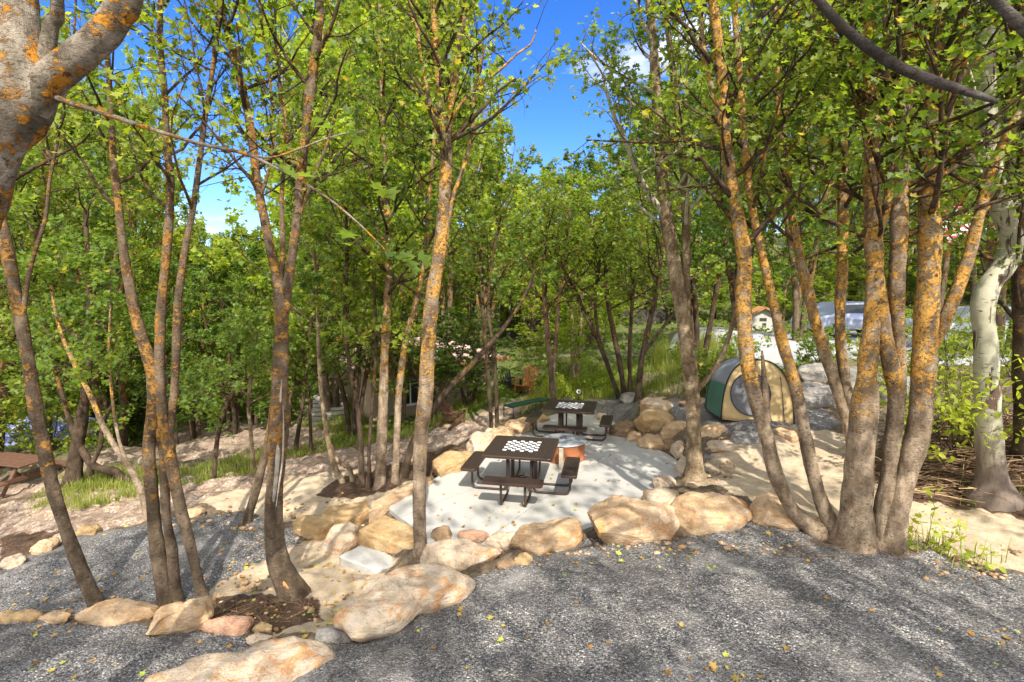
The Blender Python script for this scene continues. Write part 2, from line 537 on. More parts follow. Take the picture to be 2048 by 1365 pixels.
def poly_sd(pts, poly):
    """signed distance to polygon, positive inside; pts (n,2)"""
    n = len(poly)
    d = np.full(len(pts), 1e9)
    inside = np.zeros(len(pts), bool)
    for i in range(n):
        a = poly[i]
        b = poly[(i + 1) % n]
        e = b - a
        w = pts - a
        t = np.clip((w @ e) / (e @ e + 1e-12), 0, 1)
        d = np.minimum(d, ((w - t[:, None] * e) ** 2).sum(1))
        c1 = (a[1] <= pts[:, 1]) & (b[1] > pts[:, 1])
        c2 = (b[1] <= pts[:, 1]) & (a[1] > pts[:, 1])
        cr = e[0] * w[:, 1] - e[1] * w[:, 0]
        inside ^= (c1 & (cr > 0)) | (c2 & (cr < 0))
    d = np.sqrt(d)
    return np.where(inside, d, -d)


def H(x, y):
    x = np.atleast_1d(np.asarray(x, float))
    y = np.atleast_1d(np.asarray(y, float))
    w = warp(x, y)
    out = np.empty(len(x))
    for s in range(0, len(x), 20000):
        ww = w[s:s + 20000]
        k = _tps(((ww[:, None] - _W[None]) ** 2).sum(-1))
        out[s:s + 20000] = k @ _sol[:len(_W)] + _sol[len(_W)] + ww @ _sol[len(_W) + 1:]
    sd = poly_sd(np.stack([x, y], 1), SLAB)
    t = np.clip(sd / 0.35 + 1.0, 0, 1)
    near = np.where(sd > -0.35, 1, 0)
    out = np.where(near > 0, out * (1 - t) + (-0.06) * t, out)
    return out


def h(x, y):
    return float(H(x, y)[0])


def G(px, py, dz=0.0):
    """where the sight line through a photo pixel meets the terrain"""
    r = ray(px, py)
    ts = np.concatenate([np.linspace(2.0, 30, 281), np.linspace(30.5, 120, 180)])
    X = r[0] * ts
    Y = r[1] * ts
    Z = EYE + r[2] * ts
    hh = H(X, Y) + dz
    k = np.where(Z < hh)[0]
    if len(k) == 0:
        return np.array([X[-1], Y[-1], hh[-1]])
    i = max(k[0], 1)
    a = (Z[i - 1] - hh[i - 1])
    b = (hh[i] - Z[i])
    f = a / (a + b + 1e-9)
    t = ts[i - 1] + (ts[i] - ts[i - 1]) * f
    return np.array([r[0] * t, r[1] * t, EYE + r[2] * t])


REG = {
    'gravel': [
        [(540, 1400), (640, 1295), (720, 1275), (800, 1235), (900, 1185), (960, 1150), (1020, 1125), (1060, 1112), (1180, 1080), (1340, 1080), (1420, 1060), (1480, 1045), (1510, 1035), (1560, 1045), (1640, 1080), (1720, 1108), (1850, 1108), (1950, 1132), (2060, 1160), (2300, 1230), ('w', 8, 3), ('w', 8, -3), ('w', 0, -5), ('w', -3, -3), ('w', -2.4, 2.5)],
        [(-300, 1262), (0, 1248), (150, 1240), (280, 1252), (420, 1270), (520, 1275), (640, 1290), ('w', -1.5, 3.0), ('w', -1.5, 1), ('w', -8, 1)],
        [(-150, 1160), (0, 1142), (60, 1112), (150, 1078), (230, 1060), (340, 1040), (400, 1028), (470, 1022), (520, 1030), (560, 1052), (610, 1078), (575, 1100), (505, 1130), (440, 1162), (405, 1192), (330, 1215), (150, 1228), (0, 1236), (-200, 1240)],
        [(1340, 800), (1400, 806), (1440, 795), (1560, 790), (1640, 815), (1690, 850), (1640, 862), (1510, 872), (1450, 868), (1370, 858), (1345, 830)],
        [(1085, 806), (1150, 799), (1235, 796), (1278, 802), (1270, 830), (1250, 850), (1215, 850), (1180, 832), (1110, 822)],
    ],
    'sand': [
        [(400, 1200), (430, 1168), (510, 1125), (610, 1082), (690, 1070), (760, 1110), (800, 1120), (760, 1160), (700, 1215), (670, 1262), (600, 1268), (520, 1262), (430, 1240)],
        [(370, 1012), (450, 990), (560, 962), (640, 950), (700, 935), (740, 950), (690, 985), (780, 985), (850, 958), (850, 975), (760, 1010), (720, 1045), (610, 1050), (560, 1045), (500, 1020), (440, 1018)],
        [(1390, 945), (1420, 915), (1480, 885), (1560, 872), (1650, 862), (1720, 880), (1720, 930), (1760, 975), (1870, 1002), (2000, 1025), (2250, 1060), (2300, 1200), (2040, 1150), (1940, 1122), (1840, 1100), (1700, 1095), (1610, 1050), (1500, 1000), (1420, 970), (1370, 965)],
        [(1280, 790), (1310, 740), (1350, 730), (1400, 740), (1360, 790)],
    ],
    'pink': [
        [(-400, 1150), (0, 1120), (200, 1065), (350, 1025), (480, 985), (600, 965), (690, 948), (740, 940), (800, 925), (860, 902), (925, 886), (978, 858), (1040, 829), (1085, 800), (1110, 770), (1060, 785), (1040, 800), (950, 834), (860, 865), (800, 885), (700, 897), (640, 906), (560, 923), (460, 945), (320, 965), (180, 985), (60, 1000), (-300, 1020)],
        [(-400, 1000), (0, 985), (120, 945), (220, 900), (300, 868), (360, 845), (470, 842), (560, 850), (600, 835), (615, 810), (660, 805), (690, 830), (670, 870), (620, 895), (520, 915), (430, 925), (330, 915), (230, 945), (120, 975), (-300, 1010)],
    ],
    'road': [
        [('w', 5.6, 14.9), ('w', 9.0, 14.5), ('w', 12.5, 13.5), ('w', 16, 12.3), ('w', 24, 10.3), ('w', 26, 22), ('w', 14, 24), ('w', 8, 25), ('w', 6, 20)],
    ],
    'mulch': [
        [(400, 1240), (430, 1195), (520, 1190), (640, 1200), (640, 1240), (560, 1262), (480, 1262)],
        [(630, 990), (680, 955), (740, 941), (800, 926), (860, 904), (900, 900), (870, 925), (850, 955), (780, 985), (700, 995)],
        [(860, 905), (925, 889), (978, 861), (1040, 832), (1055, 838), (1000, 862), (930, 900), (860, 945), (800, 960), (790, 940)],
        [(1780, 1000), (1740, 940), (1780, 870), (1900, 830), (2060, 830), (2400, 800), (2400, 1060), (2048, 1030), (1880, 1008)],
        [(0, 1140), (0, 1080), (60, 1065), (120, 1065), (80, 1100)],
    ],
}


def reg_poly(pl):
    out = []
    for p in pl:
        if p[0] == 'w': out.append((p[1], p[2]))
        else:
            g = G(p[0], p[1])
            out.append((g[0], g[1]))
    return np.array(out)


REGW = {k: [reg_poly(p) for p in v] for k, v in REG.items()}


def ground_material():
    t = NT("ground_surface")
    v = t.coord('Object')
    a1 = t.n("ShaderNodeAttribute", attribute_name="mask_a")
    a2 = t.n("ShaderNodeAttribute", attribute_name="mask_b")
    s1 = t.n("ShaderNodeSeparateXYZ")
    s2 = t.n("ShaderNodeSeparateXYZ")
    t.l(a1.outputs['Color'], s1.inputs[0])
    t.l(a2.outputs['Color'], s2.inputs[0])
    edge = t.math('MULTIPLY', t.math('SUBTRACT', t.noise(v, 7, 6, 0.7), 0.5), 0.9)

    def m(sock):
        return t.ramp(t.math('ADD', sock, edge), [(0.44, 0), (0.56, 1)])

    def vor(scale, rnd=1.0):
        nd = t.n("ShaderNodeTexVoronoi")
        nd.inputs['Scale'].default_value = scale
        nd.inputs['Randomness'].default_value = rnd
        t.l(v, nd.inputs['Vector'])
        return nd
    big = t.noise(v, 1.1, 5, 0.6)
    med = t.noise(v, 9, 5, 0.6)
    fine = t.noise(v, 60, 4, 0.7)
    # dark crushed gravel
    g1 = vor(52)
    g2 = vor(95)
    sepc = t.n("ShaderNodeSeparateColor")
    t.l(g1.outputs['Color'], sepc.inputs[0])
    sepd = t.n("ShaderNodeSeparateColor")
    t.l(g2.outputs['Color'], sepd.inputs[0])
    gc = t.ramp(sepc.outputs[0], [(0.0, (0.042, 0.039, 0.035)), (0.35, (0.110, 0.105, 0.098)), (0.62, (0.20, 0.19, 0.175)), (0.82, (0.31, 0.29, 0.265)), (0.93, (0.34, 0.31, 0.27)), (1.0, (0.62, 0.60, 0.56))])
    gd = t.ramp(sepd.outputs[1], [(0.0, (0.04, 0.04, 0.045)), (0.6, (0.13, 0.13, 0.14)), (1.0, (0.40, 0.37, 0.33))])
    gravel = t.mix(t.ramp(g1.outputs['Distance'], [(0.5, 0), (0.62, 1)]), gc, gd)
    gravel = t.mix(t.ramp(big, [(0.36, 0.5), (0.55, 0)]), gravel, (0.06, 0.055, 0.05))
    gravel = t.mix(t.ramp(t.noise(v, 0.9, 6, 0.7, 0.4), [(0.52, 0), (0.68, 0.45)]), gravel, (0.33, 0.31, 0.285))
    gh = t.math('SUBTRACT', 1.0, g1.outputs['Distance'])
    gh = t.math('ADD', gh, t.math('MULTIPLY', sepc.outputs[1], 0.5))
    # sand
    sand = t.mix(t.ramp(med, [(0.3, 0), (0.7, 1)]), (0.40, 0.31, 0.20), (0.56, 0.46, 0.33))
    sv = vor(70)
    sand = t.mix(t.ramp(t.noise(v, 34, 4, 0.7), [(0.60, 0), (0.70, 0.7)]), sand, (0.20, 0.13, 0.08))
    sand = t.mix(t.ramp(big, [(0.42, 0), (0.62, 0.45)]), sand, (0.34, 0.24, 0.15))
    # pinkish crushed rock
    pk = vor(38)
    sp = t.n("ShaderNodeSeparateColor")
    t.l(pk.outputs['Color'], sp.inputs[0])
    pink = t.ramp(sp.outputs[0], [(0.0, (0.20, 0.14, 0.10)), (0.5, (0.37, 0.28, 0.21)), (1.0, (0.53, 0.43, 0.34))])
    pink = t.mix(t.ramp(t.noise(v, 3.2, 6, 0.7), [(0.44, 0), (0.58, 0.8)]), pink, (0.20, 0.13, 0.085))
    # mulch and soil
    mv = t.coord('Object', (1, 1, 1))
    mul = t.ramp(t.noise(mv, 30, 6, 0.75, 1.0), [(0.32, (0.022, 0.014, 0.010)), (0.5, (0.075, 0.045, 0.028)), (0.66, (0.17, 0.10, 0.06)), (0.78, (0.30, 0.20, 0.12))])
    soil = t.ramp(t.noise(v, 14, 6, 0.75), [(0.3, (0.05, 0.035, 0.022)), (0.5, (0.13, 0.095, 0.06)), (0.7, (0.24, 0.18, 0.12))])
    sy = t.n("ShaderNodeSeparateXYZ")
    t.l(v, sy.inputs[0])
    far = t.n("ShaderNodeMapRange", clamp=True)
    t.l(sy.outputs[1], far.inputs[0])
    far.inputs[1].default_value = 12.5
    far.inputs[2].default_value = 16
    soil = t.mix(t.math('MULTIPLY', far.outputs[0], t.ramp(t.noise(v, 1.6, 5, 0.65), [(0.38, 0), (0.54, 0.9)])), soil, (0.09, 0.13, 0.03))
    road = t.mix(t.ramp(t.noise(v, 0.5, 4), [(0.3, 0), (0.7, 1)]), (0.33, 0.33, 0.35), (0.47, 0.46, 0.47))
    col = soil
    col = t.mix(m(s1.outputs[2]), col, pink)
    col = t.mix(m(s1.outputs[1]), col, sand)
    col = t.mix(m(s2.outputs[1]), col, mul)
    col = t.mix(m(s1.outputs[0]), col, gravel)
    col = t.mix(m(s2.outputs[0]), col, road)
    mh = t.n("ShaderNodeMix")
    mh.data_type = 'FLOAT'
    t.l(m(s1.outputs[0]), mh.inputs[0])
    t.l(t.math('MULTIPLY', t.math('ADD', t.noise(v, 22, 6, 0.75), t.math('MULTIPLY', fine, 0.4)), 1.6), mh.inputs[2])
    t.l(gh, mh.inputs[3])
    return t.done(col, 0.93, t.bump(mh.outputs[0], 0.85, 0.013), 0, 0.25)


M_GROUND = ground_material()


def build_terrain():
    th = np.concatenate([np.linspace(-62, 62, 330), np.linspace(65, 295, 60)])
    th = np.radians(th)
    nr = 330
    rr = 0.7 * (260 / 0.7) ** (np.linspace(0, 1, nr))
    # more rings where the picture looks closely
    rr = np.sort(np.concatenate([rr, np.linspace(4, 16, 150)]))
    nr = len(rr)
    X = np.outer(rr, np.sin(th))
    Y = np.outer(rr, np.cos(th))
    x = np.r_[0.0, X.ravel()]
    y = np.r_[0.0, Y.ravel()]
    z = H(x, y)
    pts = np.stack([x, y], 1)
    wts = {}
    for k, polys in REGW.items():
        sd = np.full(len(x), -1e9)
        for p in polys:
            sd = np.maximum(sd, poly_sd(pts, p))
        wts[k] = np.clip(0.5 + sd / 0.24, 0, 1)
    rough = 0.012 + 0.030 * (1 - np.clip(wts['gravel'] + wts['sand'] * .8 + wts['road'], 0, 1))
    nz = np.array([mnoise.fractal(Vector((a * 2.2, b * 2.2, 0.3)), 0.8, 2.0, 4) for a, b in zip(x, y)])
    z = z + nz * rough * np.clip(np.hypot(x, y) / 3, 0.2, 3)
    sds = poly_sd(pts, SLAB)
    z = np.where(sds > -0.02, -0.07, z)
    z = np.where((sds > -0.10) & (sds <= -0.02), np.minimum(z, -0.02), z)
    verts = np.stack([x, y, z], 1)
    nt = len(th)
    i = np.arange(nr - 1)[:, None]
    j = np.arange(nt)[None]
    jn = (j + 1) % nt
    a = 1 + i * nt + j
    b = 1 + i * nt + jn
    c = 1 + (i + 1) * nt + jn
    d = 1 + (i + 1) * nt + j
    quads = np.stack([a, b, c, d], -1).reshape(-1, 4)[:, ::-1]
    tris = np.stack([np.zeros(nt, int), 1 + (np.arange(nt) + 1) % nt, 1 + np.arange(nt)], -1)[:, ::-1]
    order = ['mulch', 'pink', 'sand', 'gravel', 'road']
    dom = np.zeros(len(x), int)
    names = ['ground', 'pink_path', 'sand_path', 'gravel_bed', 'road']
    dom = np.where(wts['pink'] > .5, 1, dom)
    dom = np.where(wts['sand'] > .5, 2, dom)
    dom = np.where(wts['mulch'] > .5, 0, dom)
    dom = np.where(wts['gravel'] > .5, 3, dom)
    dom = np.where(wts['road'] > .5, 4, dom)
    qd = np.max(dom[quads], axis=1)
    td = dom[tris].max(axis=1)
    lab = {'ground': 'bare brown soil, mulch and undergrowth between the paths', 'pink_path': 'pinkish crushed stone path and clearing left of the patio', 'sand_path': 'pale sandy path among the boulders and trunks',
           'gravel_bed': 'dark blue grey gravel beds in front of and behind the patio', 'road': 'pale grey road on the terrace beyond the tent'}
    for k, nm in enumerate(names):
        q = quads[qd == k]
        tr = tris[td == k]
        used = np.unique(np.concatenate([q.ravel(), tr.ravel()])).astype(int)
        if len(used) == 0: continue
        remap = np.zeros(len(x), int)
        remap[used] = np.arange(len(used))
        me = mesh_np(nm, verts[used], [remap[q]] + ([remap[tr]] if len(tr) else []), smooth=True)
        for an, ks in (('mask_a', ('gravel', 'sand', 'pink')), ('mask_b', ('road', 'mulch', None))):
            at = me.attributes.new(an, 'FLOAT_COLOR', 'POINT')
            arr = np.ones((len(used), 4), np.float32)
            for ci, kk in enumerate(ks):
                arr[:, ci] = wts[kk][used] if kk else 0
            at.data.foreach_set("color", arr.ravel())
        o = link(nm, me, None, M_GROUND)
        tag(o, lab[nm], None, None, 'structure')


build_terrain()

# ------------------------------------------------------------------ concrete patio
def concrete_material():
    t = NT("patio_concrete")
    v = t.coord('Object')
    c = t.mix(t.ramp(t.noise(v, 1.3, 5, 0.6), [(0.3, 0), (0.7, 1)]), (0.36, 0.35, 0.32), (0.46, 0.445, 0.41))
    c = t.mix(t.ramp(t.noise(v, 22, 5, 0.7), [(0.30, 0.5), (0.45, 0)]), c, (0.30, 0.29, 0.26))
    c = t.mix(t.ramp(t.noise(v, 2.6, 6, 0.7, 0.5), [(0.60, 0), (0.72, 0.4)]), c, (0.33, 0.29, 0.22))
    return t.done(c, 0.82, t.bump(t.noise(v, 90, 4, 0.7), 0.25, 0.004), 0, 0.3)


M_CONC = concrete_material()


def build_patio():
    bm = bmesh.new()
    pts = []
    n = len(SLAB)
    for i in range(n):                       # gently rounded outline
        a, b = SLAB[i], SLAB[(i + 1) % n]
        for k in range(3): pts.append(a + (b - a) * k / 3)
    pts = np.array(pts)
    pts = 0.25 * np.roll(pts, 1, 0) + 0.5 * pts + 0.25 * np.roll(pts, -1, 0)
    f = bm.faces.new([bm.verts.new((p[0], p[1], 0)) for p in pts])
    cuts = [(P_z(965, 1085, 0), P_z(1190, 925, 0)), (P_z(1130, 905, 0), P_z(1270, 850, 0)), (P_z(800, 1028, 0), P_z(846, 1066, 0)), (P_z(900, 935, 0), P_z(1300, 990, 0))]
    for a, b in cuts[:2] + cuts[3:]:
        d = Vector((b[0] - a[0], b[1] - a[1], 0)).normalized()
        nrm = Vector((-d.y, d.x, 0))
        bmesh.ops.bisect_plane(bm, geom=bm.verts[:] + bm.edges[:] + bm.faces[:], plane_co=Vector((a[0], a[1], 0)), plane_no=nrm)
    faces = bm.faces[:]
    polys = []
    for fc in faces:
        vs = [v.co.copy() for v in fc.verts]
        c = sum(vs, Vector()) / len(vs)
        k = 0.010
        polys.append([v + (c - v).normalized() * k for v in vs])
    bm.free()
    B = BM()
    for p in polys:
        B.prism([(q.x, q.y) for q in p], -0.14, 0.0)
    bmesh.ops.recalc_face_normals(B.bm, faces=B.bm.faces)
    o = B.build('patio', M_CONC)
    tag(o, 'pale concrete picnic patio with saw cut joints', None, None, 'structure')


build_patio()

# ------------------------------------------------------------------ rocks
def catmull(pts, n):
    pts = np.asarray(pts, float)
    m = len(pts)
    out = []
    per = max(2, n // m)
    for i in range(m):
        p0, p1, p2, p3 = pts[i - 1], pts[i], pts[(i + 1) % m], pts[(i + 2) % m]
        for k in range(per):
            t = k / per
            out.append(0.5 * ((2 * p1) + (-p0 + p2) * t + (2 * p0 - 5 * p1 + 4 * p2 - p3) * t * t + (-p0 + 3 * p1 - 3 * p2 + p3) * t ** 3))
    return np.array(out)


def rock(label, mat, poly, hk=0.5, flat=0, name='boulder', cat='boulder', group=None, zb=None, rough=1.0, seed=None):
    poly = [(float(a), float(b)) for a, b in poly]
    ys = [p[1] for p in poly]
    xs = [p[0] for p in poly]
    y0, y1 = min(ys), max(ys)
    cx = sum(xs) / len(xs)
    if zb is None:
        zb = G(cx, y1)[2]
    base = P_z(cx, y1, zb)
    if poly_sd(base[None, :2], SLAB)[0] > -0.12 and zb < 0.0 and cx > 855:
        zb = 0.0
        base = P_z(cx, y1, zb)
    D = base[1]
    Hh = hk * (y1 - y0) * D / F
    W = []
    for (a, b) in poly:
        t = (b - y0) / (y1 - y0 + 1e-6)
        p = P_z(a, b, zb + Hh * 0.85 * (1 - t) ** 1.2)
        W.append(p[:2])
    W = np.array(W)
    c = W.mean(0)
    W = c + (W - c) * 1.07
    O = catmull(W, 84)
    if flat:
        m_ = len(W)
        O = np.array([W[i] + (W[(i + 1) % m_] - W[i]) * k_ / (84 // m_) for i in range(m_) for k_ in range(84 // m_)])
        O = .2 * np.roll(O, 1, 0) + .6 * O + .2 * np.roll(O, -1, 0)
    n = len(O)
    rnd = random.Random(seed if seed is not None else label)
    off = Vector((rnd.uniform(-50, 50), rnd.uniform(-50, 50), rnd.uniform(-50, 50)))
    size = max(np.ptp(W[:, 0]), np.ptp(W[:, 1]))
    ts = [0.1, 0.2, 0.3, 0.4, 0.48, 0.56, 0.63, 0.7, 0.76, 0.82, 0.87, 0.91, 0.95, 0.98, 1.0]
    ex = 22.0 if flat else 3.2
    verts = [Vector((c[0], c[1], zb + Hh))]
    for t in ts:
        for p in O:
            q = c + (p - c) * t
            verts.append(Vector((q[0], q[1], zb + Hh * (0.30 + 0.70 * (1 - t ** ex) ** 0.55))))
    for (s, zz) in ((1.01, 0.22), (1.01, 0.12), (0.99, 0.0), (0.93, -0.2), (0.85, -0.45)):
        for p in O:
            q = c + (p - c) * s
            verts.append(Vector((q[0], q[1], zb + Hh * zz)))
    # facets and roughness
    amp = (0.05 if flat else 0.095) * rough * min(size, 1.25)
    out = []
    cc = Vector((c[0], c[1], zb + Hh * 0.3))
    fr = 1.9 / max(size, 0.25)
    ext = np.array([np.ptp(W[:, 0]) / 2, np.ptp(W[:, 1]) / 2, Hh * .75])
    planes = []
    asp = max(ext[0], ext[1]) / (min(ext[0], ext[1]) + 1e-6)
    for _ in range(0 if flat else (16 if len(poly) < 10 else 0)):
        q = Vector((rnd.gauss(0, 1), rnd.gauss(0, 1), rnd.gauss(.35, .8))).normalized()
        rad_ = math.sqrt((q.x * ext[0]) ** 2 + (q.y * ext[1]) ** 2 + (q.z * ext[2]) ** 2)
        planes.append((q, rad_ * rnd.uniform(.74, .97)))
    for v in verts:
        v = v.copy()
        for q, o_ in planes:
            e_ = (v - cc).dot(q) - o_
            if e_ > 0: v -= q * (e_ * .95)
        d = (v - cc)
        d = d.normalized() if d.length > 1e-5 else Vector((0, 0, 1))
        q = v * fr + off
        cell = mnoise.voronoi(q * 1.2)[0]
        fac = (cell[1] - cell[0])
        k = mnoise.fractal(q, 0.9, 2.1, 5) * 0.8 + (0.35 - min(fac, 0.7)) * -0.55
        strata = math.sin((v.z + 0.12 * mnoise.noise(q)) * 26.0) * 0.06
        k += mnoise.fractal(q * 4.5, 0.7, 2.2, 4) * .16
        r = 1.0 if not flat else 0.55
        v2 = v + d * amp * (k * r + strata)
        if flat and d.z > 0.5:
            v2.z = v.z + amp * k * 0.2
        out.append(v2)
    rings = len(ts) + 5
    faces3 = [(0, 1 + k, 1 + (k + 1) % n) for k in range(n)]
    i = np.arange(rings - 1)[:, None]
    j = np.arange(n)[None]
    a = 1 + i * n + j
    b = 1 + i * n + (j + 1) % n
    quads = np.stack([a, a + n, b + n, b], -1).reshape(-1, 4)
    V = np.array([[v.x, v.y, v.z] for v in out])
    og = np.array([c[0], c[1], zb])
    me = mesh_np(name, V - og, [np.array(faces3), quads], smooth=True)
    # orientation: make normals point outwards
    bm = bmesh.new()
    bm.from_mesh(me)
    bmesh.ops.recalc_face_normals(bm, faces=bm.faces)
    bm.to_mesh(me)
    bm.free()
    o = link(name, me, None, M_ROCK[mat])
    o.location = og
    tag(o, label, cat, group)
    return o


